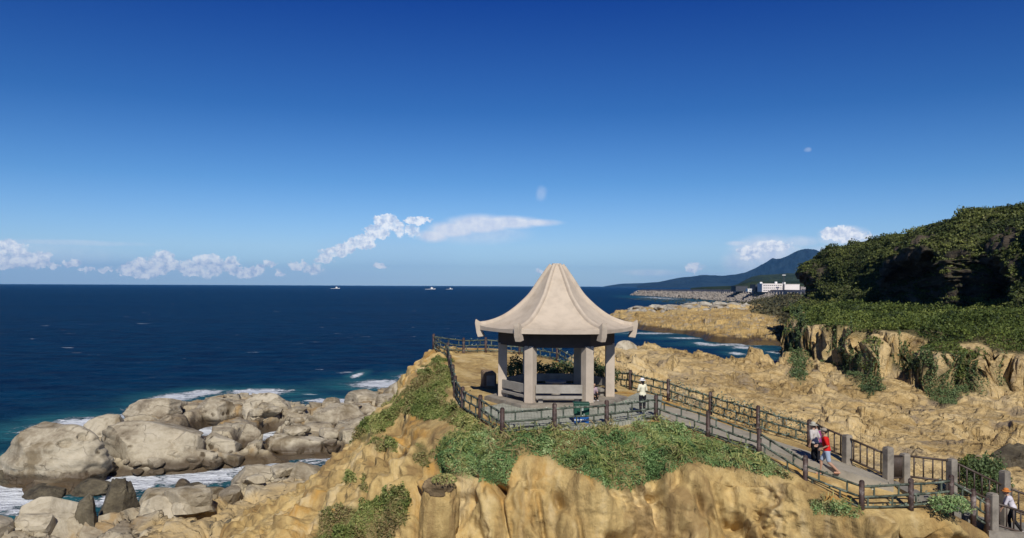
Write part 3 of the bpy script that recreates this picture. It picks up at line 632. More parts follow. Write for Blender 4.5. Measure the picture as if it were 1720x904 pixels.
BL = [
 (78, 812, 182, 96, 'largest pale rounded boulder at the far left by the surf', dict(seed=1, sub=6, sq=.85, cuts=4, lean=.0, depth=.7, pits=((30, 38, .20, .2), (52, 42, .16, .15), (-18, 15, .12, .06)))),
 (236, 792, 182, 84, 'wide grey block with level cracks in the middle of the rock shelf', dict(seed=2, sub=6, sq=.58, depth=.7, cuts=8)),
 (172, 762, 92, 66, 'smooth pale boulder between the largest boulder and the wide cracked block', dict(seed=3, z0=.3, sq=.8)),
 (300, 786, 62, 66, 'square brownish boulder joined to the right end of the wide cracked block', dict(seed=4, sq=.6, z0=.2)),
 (247, 706, 90, 38, 'pale humped rock with small dark hollows at the seaward edge', dict(seed=5, z0=.8, pits=((0, 25, .3, .15), (35, 25, .25, .15)))),
 (360, 770, 84, 40, 'rounded brown boulder right of the narrow waterfall', dict(seed=6, z0=.4, sq=.7)),
 (416, 752, 50, 42, 'orange brown square boulder between two foaming pools', dict(seed=7, z0=.6, sq=.55)),
 (440, 705, 86, 44, 'broad pale slab rock at the top of the shelf beside the foam', dict(seed=8, z0=.8, sq=.6, amp=.12)),
 (355, 705, 66, 40, 'pale rock behind the long foaming pool', dict(seed=9, z0=.8, sq=.7)),
 (500, 760, 100, 28, 'long low grey slab in front of the right foaming pool', dict(seed=10, z0=.3, sq=.7)),
 (560, 715, 90, 36, 'low grey rock at the right end of the shelf', dict(seed=11, z0=.8)),
 (612, 690, 76, 34, 'dark sided rock left of the round pale seaward boulder', dict(seed=12, z0=.8)),
 (666, 676, 52, 38, 'round pale boulder at the foot of the grassy slope', dict(seed=13, z0=1.2, sq=.9, amp=.08)),
 (64, 925, 116, 92, 'smooth pale dome of rock at the bottom left corner', dict(seed=14, z0=.8, sub=6, sq=.7, amp=.09, depth=.8)),
 (136, 918, 56, 96, 'dark pointed stone beside the smooth pale dome', dict(seed=15, z0=.8, mat=M_darkrock, pointy=.35, amp=.14)),
 (190, 898, 72, 92, 'dark split block with a sharp peak above the surf', dict(seed=16, z0=.8, mat=M_darkrock, sq=.55, pointy=.12, amp=.26, lean=.15)),
 (262, 905, 106, 76, 'tan cracked boulder right of the dark split block', dict(seed=17, z0=.8, sub=6, sq=.65, amp=.16)),
 (148, 832, 68, 28, 'flat olive brown rock in the foam below the largest boulder', dict(seed=18, sq=.6, mat=M_darkrock)),
 (68, 838, 70, 20, 'low weedy rock at the edge of the left foaming pool', dict(seed=19, sq=.7, mat=M_darkrock)),
 (306, 822, 28, 18, 'small round stone standing in the channel foam', dict(seed=20, sq=.9, amp=.08)),
 (438, 830, 118, 46, 'pale grey folded slab beside the dark channel', dict(seed=21, z0=.8, sub=6, sq=.62, amp=.14)),
 (505, 806, 48, 26, 'brown knob of rock behind the folded slab', dict(seed=22, z0=1)),
 (356, 912, 36, 38, 'left stump of three dark stumps at the bottom edge', dict(seed=23, z0=1.6, mat=M_darkrock, sq=.7)),
 (384, 918, 34, 44, 'middle stump of three dark stumps at the bottom edge', dict(seed=24, z0=1.6, mat=M_darkrock, sq=.7)),
 (324, 900, 30, 26, 'left dark round stone above the bottom edge stumps', dict(seed=25, z0=1.6, mat=M_darkrock, sq=.8)),
 (406, 922, 22, 34, 'right and smallest stump of three dark stumps at the bottom edge', dict(seed=26, z0=1.6, mat=M_darkrock, sq=.7)),
 (8, 815, 40, 26, 'dark low rock cut by the left edge beside the largest boulder', dict(seed=27, mat=M_darkrock)),
 (322, 838, 44, 26, 'small dark rock where the tan boulder meets the channel', dict(seed=28, z0=.8, mat=M_darkrock, sq=.6)),
]
for a in BL: boulder(*a[:5], **a[5])
def rubble():
    v3, f3 = ICO[3]; VV, FF = [], []
    regs = [(5, 890, 60, 14, 14), (110, 845, 60, 10, 18), (300, 838, 50, 10, 16), (370, 815, 30, 8, 8), (450, 800, 90, 10, 14), (330, 778, 80, 8, 12), (470, 745, 90, 12, 12), (540, 700, 90, 16, 16), (400, 690, 70, 14, 10), (620, 680, 50, 20, 24), (215, 790, 60, 8, 10)]
    k = 0
    for cx, cy, rx, ry, n in regs:
        for _ in range(n):
            px, py = cx+RNG.normal()*rx*0.6, cy+RNG.normal()*ry*0.6
            if py > 900: continue
            c = shore_hit(px, py)
            if c is None: continue
            sc = np.array([1, RNG.uniform(.6, 1), RNG.uniform(.35, .75)])*RNG.uniform(0.25, 1.0)**1.3*1.5
            q = v3.copy(); q = np.sign(q)*np.abs(q)**0.6; q *= (1+0.16*fbm(v3[:, 0]*1.3+k, v3[:, 1]*1.3, v3[:, 2]*1.3, oct=2, seed=k))[:, None]
            for _2 in range(6):
                pn = RNG.normal(size=3); pn /= np.linalg.norm(pn); q = q-pn*(np.maximum(0, q@pn-RNG.uniform(.6, .9))*0.9)[:, None]
            a = RNG.uniform(0, 6.28); Rz = np.array([[math.cos(a), -math.sin(a), 0], [math.sin(a), math.cos(a), 0], [0, 0, 1]])
            VV.append((q*sc)@Rz.T+np.array(c)); FF.append(f3+k*len(v3)); k += 1
    o = quad_mesh('rock_rubble', np.concatenate(VV), np.concatenate(FF), M_boulder, smooth=False); tag(o, 'small broken rocks strewn over the shore and the rock shelf', 'rubble', kind='stuff')
def shore_hit(px, py):
    # walk down the sight line until it meets the shore surface
    lo = SHV
    for Y in np.arange(40, 140, 0.5):
        q = P(px, py, Y)
        i = int(round((q.x+66)/0.2)); 
        if i < 0 or i >= lo.shape[0]: continue
        j = int(np.searchsorted(SHY, Y)); j = min(j, lo.shape[1]-1)
        if q.z <= lo[i, j, 2]: return (q.x, q.y, lo[i, j, 2]+0.08) if lo[i, j, 2] > 0.15 else None
        if q.z < 0: return None
    return None
rubble()
boulder(1052, 612, 46, 40, 'round grey boulder seen just right of the pavilion roof corner', z0=6.2, seed=31, sq=.9, amp=.07, group=None)
boulder(1092, 612, 50, 22, 'low pale stone right of the round grey boulder behind the pavilion', z0=6.2, seed=32, sq=.8, group=None)

M_caprock = rock('cap_rock', [(0.07, 0.05, 0.028), (0.18, 0.125, 0.065), (0.31, 0.225, 0.12), (0.45, 0.34, 0.18)], big=0.5, mid=1.3, fine=7, dist=0.1, pits=0.5)
# squat rock pillar with a dark cap on the cliff face
def pillar():
    t = thing('rock_pillar', 'brown rock pillar with a darker grassy cap at the left of the yellow cliff', 'rock pillar', P(737, 850, 31.2))
    v, f = ICO[5]
    def stone(name, loc, sc, seed, mat, sq):
        q = np.sign(v)*np.abs(v)**sq; q = q/(np.abs(q)**3).sum(1, keepdims=True)**(1/3)
        q = q*(1+0.16*fbm(v[:, 0]*1.3, v[:, 1]*1.3, v[:, 2]*1.3, oct=4, seed=seed)+0.06*(ridged(v[:, 0]*2, v[:, 1]*2, v[:, 2]*2, oct=3, seed=seed+5)-1.2))[:, None]*np.array(sc)
        o_ = quad_mesh(name, q, f, mat, t); o_.location = loc; return o_
    stone('shaft', (0, 0.3, -0.55), (0.80, 0.62, 1.35), 301, M_head, 0.6)
    stone('cap', (-0.08, 0.34, 0.62), (0.60, 0.54, 0.36), 305, M_caprock, 0.85)
    dv = RNG.normal(size=(500, 3)); dv /= np.linalg.norm(dv, axis=1, keepdims=True); dv[:, 2] = np.abs(dv[:, 2]); lo = leaf_cloud('grass_tuft', np.array([0.2, 0.1, 0.95])+dv*np.array([0.5, 0.5, 0.25]), dv, 0.1, M_flank, None, None); lo.parent = t
pillar()

# ------------------------------------------------------------------ jagged rock field, yellow cliffs and the green shelf on the right
SHELF = [(260, 20), (200, 44), (110, 64), (76, 75), (62, 79.5), (56, 82), (55.2, 86), (54.4, 82.4), (51, 83.6), (50.2, 89), (49.4, 84.4), (46.5, 85.5), (45, 88), (46.2, 91), (43.5, 94), (42, 99), (45.8, 108), (43.5, 114), (44.5, 122), (51, 145), (60, 165), (73, 200), (90, 247), (130, 330), (260, 330)]
CP = np.array([(3, 75, 8.0), (6, 95, 8.4), (8, 50, 7.4), (10, 66, 8.2), (14, 85, 8.3), (18, 108, 8.6), (22, 112, 9.0), (26, 112, 9.0), (29, 108, 7.8), (31.5, 103, 5.4), (35, 108, 4.0), (42, 124, 3.2), (30, 72, 6.4), (22, 52, 7.0), (34, 85, 5.4), (40, 92, 6.4), (37, 78, 5.4), (39, 103, 7.6), (36.5, 99, 7.0), (35, 60, 6.0), (52, 76, 5.2), (62, 72, 5.4), (46, 62, 6.0), (44, 81, 4.6), (56, 60, 6.2), (49, 80, 4.8), (42, 50, 6.5), (30, 42, 6.0), (20, 42, 6.1), (25, 90, 7.2), (49, 140, 3.0), (16, 44, 6.6), (70, 190, 4), (34, 50, 6.4)])
def field():
    a = np.linspace(-0.04, 0.78, 660); yy = np.geomspace(37.5, 330, 560)
    A, Y = np.meshgrid(a, yy, indexing='ij'); X = A*Y
    w1, w2 = fbm(X*0.16, Y*0.16, oct=4, seed=200), fbm(X*0.16, Y*0.16, oct=4, seed=205)
    wgt = np.stack([np.exp(-((X-c[0])**2+((Y-c[1])*0.8)**2)/(2*9.0**2))+1e-9/((X-c[0])**2+(Y-c[1])**2+1) for c in CP]); base = (wgt*CP[:, 2][:, None, None]).sum(0)/wgt.sum(0)
    sl = sdf_poly(X+1.3*w1, Y+1.3*w2, LAND); ss = sdf_poly(X+2.8*w1+1.2*fbm(X*0.7, Y*0.7, oct=3, seed=207), Y+2.8*w2+0.9*fbm(X*0.8, Y*0.8, oct=2, seed=209), SHELF)
    h = base*sstep(-1.0, 5.5, sl)-1.2*sstep(1, -3, sl)
    rid = ridged(X*0.15+0.35*w1, Y*0.085+X*0.05, oct=5, seed=211, gain=0.52)-1.35
    rid2 = ridged(X*0.55+w1*2, Y*0.40, oct=4, seed=215, gain=0.5)-1.3
    off = (1-sstep(-0.5, 1.5, ss))*sstep(0, 4, sl)
    ca, sa = math.cos(0.5), math.sin(0.5); U, W_ = X*ca+Y*sa, -X*sa+Y*ca
    fb, fbd = facets(U*0.13+0.25*w1, W_*0.20+0.25*w2, 12, 1.0); fs, fsd = facets(U*0.34+0.5*w2, W_*0.62+0.5*w1, 14, 1.1); ft, ftd = facets(U*1.0+w1, W_*1.5+w2, 16, 1.2)
    lowf = 0.18+0.9*sstep(-0.15, 0.35, fbm(X*0.06, Y*0.06, oct=2, seed=219)+0.25*np.exp(-((ss+5)/6)**2))
    h = h+off*(1.1*rid*(0.35+0.65*sstep(-.3, .4, w2))+0.15*rid2*lowf+lowf*(1.2*(fb-0.5)+0.55*(fs-0.5)+0.2*(ft-0.5)-0.6*sstep(0.14, 0.02, fbd)-0.3*sstep(0.14, 0.02, fsd)))
    sv = (h*0.9+0.30*X+0.10*Y+0.5*w1); sv = sv % 1.0; h = h+off*0.26*lowf*(sstep(0, 0.85, sv)-sstep(0.85, 1.0, sv)-0.4)
    h = h+off*0.5*np.exp(-((ss+3)/3.5)**2)
    edge_ = 9.7+1.8*sstep(83, 98, Y); wallh = edge_+(12.6-edge_)*sstep(0, 40, ss)+0.5*fbm(X*0.1, Y*0.1, oct=2, seed=220)
    t = sstep(-1.3, 0.7, ss); prof = t**0.6
    h = h*(1-prof)+wallh*prof
    zc = sstep(0.05, 0.95, prof)*(1-sstep(0.95, 1.0, prof))
    # fluting and hollows of the cliff, pushed sideways
    fx = fbm(X*0.35, Y*0.35, h*0.25, oct=4, seed=230); fy = fbm(X*0.35+11, Y*0.35, h*0.25, oct=4, seed=233)
    amp = 0.35+1.5*np.clip(t*(1-t)*4, 0, 1)
    X2 = X+amp*fx; Y2 = Y+amp*fy*1.1+off*0.25*fbm(X*1.2, Y*1.2, h*1.2, oct=3, seed=237)
    V = np.stack([X2, Y2, h], -1)
    patches = [[(1398, 598), (1440, 596), (1470, 622), (1484, 655), (1458, 668), (1432, 640), (1405, 617)], [(1492, 596), (1530, 608), (1562, 596), (1582, 622), (1640, 618), (1664, 662), (1622, 662), (1592, 688), (1562, 672), (1540, 640), (1500, 615)], [(1325, 560), (1352, 570), (1352, 640), (1330, 640)]]
    vs = sstep(-0.4, 0.6, ss-0.6+2.6*fbm(X*0.22, Y*0.22, h*0.2, oct=4, seed=246))*sstep(-3.5, -1.0, ss); vp = inpoly_px(V, patches, 5, 10, 240)*(1-vs)
    vp = np.maximum(vp, 0.55*sstep(0.35, 0.7, fbm(X*0.2, Y*0.2, oct=4, seed=244))*sstep(-9, -3, ss)*(1-vs)*(X > 30))
    o = grid_mesh('rocky_ground', V, M_field, attrs={'veg': np.maximum(vs, vp*0.8)*0.95}); tag(o, kind='structure')
    NN = grid_normals(V); NN *= np.sign(NN[..., 2].mean())
    wd = (70/Y)**1.5
    p, nn, mm = scatter(V, NN, np.where(vs > .3, vs, 0)*wd*(A < 0.70)*(Y < 265), 60, 210000)
    bump = 0.35*sstep(-0.3, 0.6, fbm(p[:, 0]*0.4, p[:, 1]*0.4, oct=3, seed=250))+1.1*sstep(-0.1, 0.7, fbm(p[:, 0]*0.12, p[:, 1]*0.09, oct=3, seed=252))
    hh = (0.1+1.7*bump*np.clip(sdf_poly(p[:, 0], p[:, 1], SHELF)/7, 0.12, 1))*RNG.uniform(0, 1, len(p))**0.5; sc = np.clip(p[:, 1]/75, 0.8, 3.0)
    leaf_cloud('shrub_cover', p+up*hh[:, None]+nn*0.1, nn*0.3+up*0.5, 0.25*sc, M_shelf, 'dense green shrubs covering the flat shelf above the yellow cliffs', 'shrubs')
    p, nn, mm = scatter(V, NN, np.where(vs > .8, vs, 0)*wd*(A < 0.70)*(Y < 240)*sstep(1.0, 4.0, ss), 0.11, 420)
    r_ = RNG.uniform(0.5, 1.7, len(p)); nl = 150; dv = RNG.normal(size=(len(p), nl, 3)); dv /= np.linalg.norm(dv, axis=-1, keepdims=True); dv[..., 2] = np.abs(dv[..., 2])
    q = p[:, None]+dv*r_[:, None, None]*RNG.uniform(0.7, 1.05, (len(p), nl, 1))*np.array([1.2, 1.2, 0.95])+np.array([0, 0, 0.5])
    rnd = np.clip(RNG.uniform(0, 1, (len(p), 1))*0.8+RNG.uniform(0, 0.25, (len(p), nl)), 0, 1)
    leaf_cloud('shrub_clumps', q.reshape(-1, 3), (dv+np.array([0, 0, 0.3])).reshape(-1, 3), 0.34, M_shelf, 'taller rounded shrubs standing out of the green shelf', 'shrubs', asp=0.7, rnd=rnd.ravel())
    p, nn, mm = scatter(V, NN, np.where(vp > .45, vp, 0)*wd, 110, 60000)
    hh = 0.45*RNG.uniform(0, 1, len(p))
    leaf_cloud('creeper_cover', p+(up*0.6+nn*0.6)*hh[:, None], nn, 0.20*np.clip(p[:, 1]/75, 0.8, 2), M_creep, 'dark green creeping plants hanging in patches on the yellow cliffs', 'creepers')
field()

# ------------------------------------------------------------------ green hill with dark sea-cut cliffs
HILL = [  # base x, y, foot, brow, recess, overhang, ridge x, y, z
 (112, 272, 9, 15, 1, 0, 125, 255, 24), (96, 258, 10, 18, 1, 0, 114, 248, 28), (86.5, 240, 11.5, 22, 3, 1, 106, 244, 30.5), (86, 226, 12.5, 19, 1, -3, 107, 234, 31.5), (87, 207, 12.5, 15, 0, -4, 108, 220, 32),
 (86.5, 192, 12.5, 16, 0, -4, 107, 206, 32.0), (85.5, 183, 12.5, 21, 5, 2, 107, 197, 33.0), (84.5, 170, 12.5, 25, 8, 2.5, 107, 184, 33.6), (84, 160, 12.5, 25, 7, 2.5, 106.5, 175, 34.0),
 (82.5, 157, 12.5, 22, 1.8, -1, 107, 168, 34.5), (81.5, 153.5, 12.5, 23, 1.8, -2, 107, 165, 34.5), (87, 150.5, 12.5, 23, 1.8, -1, 107, 162, 34.5), (89.5, 148, 12.5, 24, 7, 2.5, 107, 160, 34.5), (85.5, 139, 12.5, 21, 5, 1.5, 106, 150, 34.4), (81, 131, 12.5, 16, 0, -3, 106, 140, 34.4), (82, 116, 12.5, 15, 0, -4, 107, 124, 35), (83, 95, 12.3, 15, 0, -4, 110, 104, 34), (88, 70, 12, 15, 0, -4, 115, 80, 33)]
def hill():
    H = np.array(HILL, float); nu = 620
    seg = np.r_[0, np.cumsum(np.hypot(np.diff(H[:, 0]), np.diff(H[:, 1])))]; u = np.linspace(0, seg[-1], nu)
    C = np.stack([np.interp(u, seg, H[:, k]) for k in range(9)], 1); C = gsmooth(C, 5, 0)
    bx, by, ft, br, rc, ov, rx, ry, rz = C.T
    Lx, Ly = rx-bx, ry-by; L = np.hypot(Lx, Ly); ix, iy = Lx/L, Ly/L
    keys = [(-7+0*L, ft-2.0), (-1.5+0*L, ft), (0.2+rc*0.5, ft+0.8), (rc, ft+(br-ft)*0.35), (rc*0.75, ft+(br-ft)*0.75), (-ov*0.8, br-0.6), (-ov+0.3, br+0.6), (L*0.28, br+(rz-br)*0.52), (L*0.62, br+(rz-br)*0.87), (L, rz), (L*1.5, rz-1.5), (L*2.2, rz-9)]
    ns = [10, 14, 24, 26, 26, 10, 40, 46, 40, 22, 14]
    dd, zz, kk = [keys[0][0][:, None]], [keys[0][1][:, None]], [0]
    for s_, n_ in enumerate(ns):
        t = np.linspace(0, 1, n_+1)[1:][None]
        dd.append(keys[s_][0][:, None]*(1-t)+keys[s_+1][0][:, None]*t); zz.append(keys[s_][1][:, None]*(1-t)+keys[s_+1][1][:, None]*t); kk += list(s_+t[0])
    D = gsmooth(np.concatenate(dd, 1), 4, 1); Z = gsmooth(np.concatenate(zz, 1), 4, 1); K = np.broadcast_to(np.array(kk)[None], D.shape)
    X = bx[:, None]+ix[:, None]*D; Y = by[:, None]+iy[:, None]*D
    V = np.stack([X, Y, Z], -1); NN = grid_normals(V); NN *= np.sign(NN[..., 2].mean())
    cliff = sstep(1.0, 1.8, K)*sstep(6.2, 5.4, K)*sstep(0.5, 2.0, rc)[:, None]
    n1_ = fbm(X*0.08, Y*0.08, Z*0.1, oct=4, seed=260); lump = fbm(X*0.3, Y*0.3, Z*0.3, oct=3, seed=264)
    gul = ridged(X*0.06+0.3*n1_, Y*0.09, oct=3, seed=263)-1.2
    ledge = ridged(X*0.1, Y*0.1, Z*0.55, oct=4, seed=268)-1.2
    big_ = fbm(X*0.035+3, Y*0.045, oct=2, seed=266)
    d = (1-cliff)*sstep(0.5, 2, K)*(1.4*n1_+1.1*lump+1.5*big_*sstep(6, 7.5, K)+1.6*np.clip(gul, -1, 1)*sstep(6, 8, K)-1.6*sstep(7, 8.5, K))+cliff*(1.6*n1_+2.0*ledge+1.0*lump)
    V = V+NN*d[..., None]
    NN = grid_normals(V); NN *= np.sign(NN[..., 2].mean())
    veg = np.maximum(1-cliff, sstep(0.5, 0.8, NN[..., 2])*0.9)
    bare = sstep(0.15, 0.35, fbm(X*0.13, Y*0.13, Z*0.2, oct=4, seed=270))*sstep(5.5, 6.2, K)*sstep(8.0, 6.8, K)*sstep(0.5, 2.0, rc)[:, None]
    veg = np.clip(veg-bare, 0, 1)
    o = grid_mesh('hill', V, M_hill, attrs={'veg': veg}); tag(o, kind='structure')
    # tree crowns: shells of leaves sitting on the slope
    p, nn, mm = scatter(V, NN, np.where((veg > .5) & (K < 9.7), veg, 0), 1.1, 4500)
    r = RNG.uniform(0.5, 1.15, len(p))*(0.75+0.5*sstep(-.3, .5, fbm(p[:, 0]*0.07, p[:, 1]*0.07, oct=2, seed=275)))
    nl = 38; n = len(p)
    dv = RNG.normal(size=(n, nl, 3)); dv[..., 2] = np.abs(dv[..., 2])*0.9+dv[..., 2]*0.1; dv /= np.linalg.norm(dv, axis=-1, keepdims=True)
    lob = 1+0.3*fbm(dv[..., 0]*2+p[:, None, 0], dv[..., 1]*2, dv[..., 2]*2+p[:, None, 1], oct=2, seed=277)
    rr = r[:, None, None]*(RNG.uniform(0.72, 1.05, (n, nl, 1)))*lob[..., None]
    q = p[:, None]+nn[:, None]*0.25*r[:, None, None]+dv*rr*np.array([1.1, 1.1, 0.6])
    p2, n2_, m2 = scatter(V, NN, np.where((veg > .35) & (K < 9.7), veg, 0), 22, 150000)
    h2 = (0.2+1.0*sstep(-.3, .6, fbm(p2[:, 0]*0.25, p2[:, 1]*0.25, p2[:, 2]*0.25, oct=3, seed=279)))*RNG.uniform(0, 1, len(p2))**0.6
    leaf_cloud('hill_scrub', p2+(n2_*0.5+up*0.7)*h2[:, None], n2_*0.5+np.array([0, -0.2, 0.6]), 0.42, M_forest, 'low green scrub carpeting the hill between the taller trees', 'scrub', asp=0.8, tilt=0.8)
    rnd = np.clip(RNG.uniform(0, 1, (n, 1))*0.75+RNG.uniform(0, 0.3, (n, nl)), 0, 1)
    leaf_cloud('forest_cover', q.reshape(-1, 3), (dv+np.array([0, -0.3, 0.5])).reshape(-1, 3), 0.38, M_forest, 'dark green trees and scrub covering the steep hill on the right', 'forest', asp=0.8, tilt=0.8, rnd=rnd.ravel())
hill()

# ------------------------------------------------------------------ yellow point, far rocks
def point():
    a = np.linspace(0.09, 0.45, 520); yy = np.geomspace(205, 1150, 380)
    A, Y = np.meshgrid(a, yy, indexing='ij'); X = A*Y
    front = [(1018, 531), (1025, 541), (1050, 551), (1066, 556), (1111, 560), (1159, 567), (1212, 576), (1265, 580), (1313, 582), (1400, 580)]
    poly = gp(front)+[(200, 330), (420, 1100), (300, 1100)]+[((px-CX)/F*yv, yv) for px, yv in ((1345, 1000), (1290, 830), (1268, 700), (1235, 590), (1180, 520), (1120, 500), (1060, 480), (1028, 450), (1015, 440))]
    w1 = fbm(X*0.03, Y*0.03, oct=4, seed=300); s_ = sdf_poly(X+9*w1, Y+9*fbm(X*0.03, Y*0.03, oct=4, seed=303), poly)
    back = sstep(330, 440, Y)
    h = sstep(-1, 4, s_)*1.5+np.clip(s_/60, 0, 1)*2.2-1.2*sstep(1, -3, s_)
    top = back*sstep(2, 30, s_)*(1.2+1.3*(ridged(X*0.06, Y*0.04, oct=5, seed=310, gain=.6)-1.1))
    right = sstep(0.275, 0.32, A)*sstep(360, 600, Y)*sstep(0, 40, s_)*(3.5+1.5*w1)
    h = h+top+right+sstep(0, 6, s_)*1.3*(facets(X*0.09+0.4*w1, Y*0.035, 17, 1.2)[0]-0.5)+sstep(0, 4, s_)*1.5*(ridged(X*0.10, Y*0.045, oct=5, seed=315, gain=.62)-1.2)
    st = ((h*0.9) % 1.0); h = h+0.5*(st-0.5)*sstep(0, 5, s_)*(1-back)
    V = np.stack([X, Y, h], -1)
    veg = sstep(0.0, 0.03, A-0.297+0.00026*(Y-380)+0.03*w1)*0.95
    grey = back
    m = M_point
    o = grid_mesh('point_ground', V, m, attrs={'veg': veg}); tag(o, kind='structure')
    NN = grid_normals(V); NN *= np.sign(NN[..., 2].mean())
    p, nn, mm = scatter(V, NN, np.where(veg > .4, veg, 0)*(A < 0.42)*(300/Y)**2, 2.0, 26000)
    leaf_cloud('scrub_cover', p+up*(RNG.uniform(0, 1.6, len(p)))[:, None], nn, 1.3, M_scrub, 'dark scrub on the low land between the yellow point and the sea wall', 'scrub', asp=0.8)
    # pale scattered rocks along the top of the point
    v3, f3 = ICO[3]; VV, FF = [], []
    for i in range(240):
        px = RNG.uniform(1060, 1255); yv = RNG.uniform(410, 500); x = (px-CX)/F*yv
        ia = int((x/yv-0.09)/0.36*519); iy = int(np.searchsorted(yy, yv)); z = h[min(519, ia), min(379, iy)]
        sc = np.array([RNG.uniform(1.0, 4.5), RNG.uniform(1, 3), RNG.uniform(0.6, 1.9)])*0.8
        q = v3*(1+0.3*fbm(v3[:, 0]*1.4+i, v3[:, 1]*1.4, v3[:, 2]*1.4, oct=2, seed=i))[:, None]*sc+np.array([x, yv, z+0.2])
        FF.append(f3+len(VV)*len(v3)); VV.append(q)
    o = quad_mesh('pale_rocks', np.concatenate(VV), np.concatenate(FF), M_farrock); tag(o, 'pale rubble rocks strewn along the crest of the yellow point', 'rocks', kind='stuff')
M_farrock = rock('far_pale_rock', [(0.14, 0.12, 0.095), (0.30, 0.265, 0.21), (0.42, 0.385, 0.31), (0.52, 0.48, 0.40)], big=0.1, mid=0.5, fine=2, dist=0.3)
point()

# ------------------------------------------------------------------ breakwater, buildings, far mountains, boats
M_seawall = plain('seawall_concrete', (0.36, 0.325, 0.30), 0.85, 0.15, 0.12, grime=(0.16, 0.14, 0.13), objc=False)
M_block = plain('armour_block', (0.33, 0.29, 0.245), 0.9, 0.25, 0.15, grime=(0.17, 0.145, 0.12), objc=False)
M_shed = plain('dark_shed', (0.06, 0.065, 0.075), 0.7, 0.15, 0.05)
M_pink = plain('pale_facade', (0.74, 0.68, 0.64), 0.7, 0.04, 0.05)
WL = [(1073, 1520, 9.5), (1120, 1330, 10.5), (1180, 1120, 11.5), (1236, 960, 12.2), (1290, 850, 12.6), (1322, 790, 12.8), (1350, 745, 12.8), (1400, 700, 12.8)]
def breakwater():
    t = thing('breakwater', 'long grey ribbed sea wall running out behind the yellow point', 'breakwater', (0, 0, 0))
    bm = bmesh.new(); bm2 = bmesh.new()
    for (a, b) in zip(WL[:-1], WL[1:]):
        p0 = Vector(((a[0]-CX)/F*a[1], a[1], 0)); p1 = Vector(((b[0]-CX)/F*b[1], b[1], 0)); d = (p1-p0); L = d.length; d /= L; nrm = Vector((d.y, -d.x, 0))
        if nrm.x > 0: nrm = -nrm
        add_prism(bm, [p0, p1, p1-nrm*6, p0-nrm*6], -1, [a[2], b[2], b[2], a[2]])
        add_prism(bm2, [p0-nrm*3, p1-nrm*3, p1-nrm*5, p0-nrm*5], [a[2]-.05, b[2]-.05, b[2]-.05, a[2]-.05], [a[2]+1.4, b[2]+1.4, b[2]+1.4, a[2]+1.4])
        for k in range(int(L/9)):
            q = p0+d*(k*9+2); r = q+d*1.6; zt = a[2]+(b[2]-a[2])*k*9/L-0.8
            add_prism(bm, [q+nrm*0.9, r+nrm*0.9, r-nrm*0.2, q-nrm*0.2], -1, zt)
    bm_obj('wall', bm, M_seawall, t); bm_obj('parapet', bm2, M_seawall, t)
    # four-legged armour blocks in a heap along the foot
    bmt = bmesh.new()
    for dv in ((0, 0, 1), (0.94, 0, -0.33), (-0.47, 0.82, -0.33), (-0.47, -0.82, -0.33)): add_tube(bmt, (0, 0, 0), Vector(dv)*2.0, 0.85, 0.5, 7)
    tv = np.array([v.co[:] for v in bmt.verts]); tf = []
    bmesh.ops.triangulate(bmt, faces=bmt.faces); tf = np.array([[v.index for v in f.verts] for f in bmt.faces]); bmt.free()
    VV, FF = [], []
    for i in range(1500):
        u = RNG.uniform(0, 1)**0.75*4.6; s_ = int(u); fr = u-s_; a, b = WL[s_], WL[s_+1]
        p0 = Vector(((a[0]-CX)/F*a[1], a[1], 0)); p1 = Vector(((b[0]-CX)/F*b[1], b[1], 0)); d = (p1-p0).normalized(); nrm = Vector((d.y, -d.x, 0)); nrm = nrm if nrm.x < 0 else -nrm
        o_ = RNG.uniform(0, 1); c = p0.lerp(p1, fr)+nrm*(1+o_*15); z = (1-o_)*8.5-0.3+RNG.uniform(-0.5, 0.8)
        M = np.array(Euler(RNG.uniform(0, 6.28, 3)).to_matrix()); VV.append(tv@M.T*RNG.uniform(0.9, 1.3)+np.array([c.x, c.y, z])); FF.append(tf+i*len(tv))
    o = quad_mesh('armour_blocks', np.concatenate(VV), np.concatenate(FF), M_block, smooth=False); tag(o, 'heap of four-legged concrete armour blocks along the outer sea wall', 'armour blocks', kind='stuff')
    # fill behind the wall
    bm = bmesh.new(); pts = [Vector(((px-CX)/F*y, y, 0)) for px, y, z in WL[3:]]
    add_prism(bm, [p+Vector((4, 4, 0)) for p in pts]+[Vector((470, 700, 0)), Vector((520, 1400, 0)), Vector((390, 1300, 0))], -1, 11.6)
    tag(bm_obj('quay_ground', bm, M_seawall), kind='structure')
breakwater()
def building(px0, px1, Y, z0, ptop, label, rows, cols, depth=16, mat=None, group=None, name='building', roofbits=()):
    a, b = P(px0, 480, Y), P(px1, 480, Y); W = (b-a).length; zt = P((px0+px1)/2, ptop, Y).z; H = zt-z0
    c = (a+b)/2; t = thing(name, label, 'building', (c.x, c.y, z0), -math.atan2(c.x, c.y)*0.0, group)
    bm = bmesh.new(); add_box(bm, (0, depth/2, H/2), (W, depth, H)); bm_obj('wall', bm, mat or M_pink, t)
    bm = bmesh.new(); add_box(bm, (0, depth/2, H+0.2), (W+0.6, depth+0.6, 0.4)); bm_obj('roof', bm, mat or M_pink, t)
    for r_ in range(rows):
        for k in range(cols):
            bm = bmesh.new(); x = -W/2+W*(k+1)/(cols+1); add_box(bm, (x, -0.03, H*(r_+0.62)/(rows+0.3)), (W/(cols+1)*0.66, 0.1, H/(rows+.3)*0.28)); bm_obj('window', bm, M_glass, t)
    for x, w_, h_ in roofbits:
        bm = bmesh.new(); add_box(bm, (x*W, depth/2, H+0.4+h_/2), (w_, 3, h_)); bm_obj('water_tank', bm, M_white, t)
building(1280, 1315, 850, 11.6, 477, 'long pale waterfront building with two rows of windows', 3, 9, roofbits=((0.28, 2.2, 2.0), (-0.45, 2.5, 1.6)))
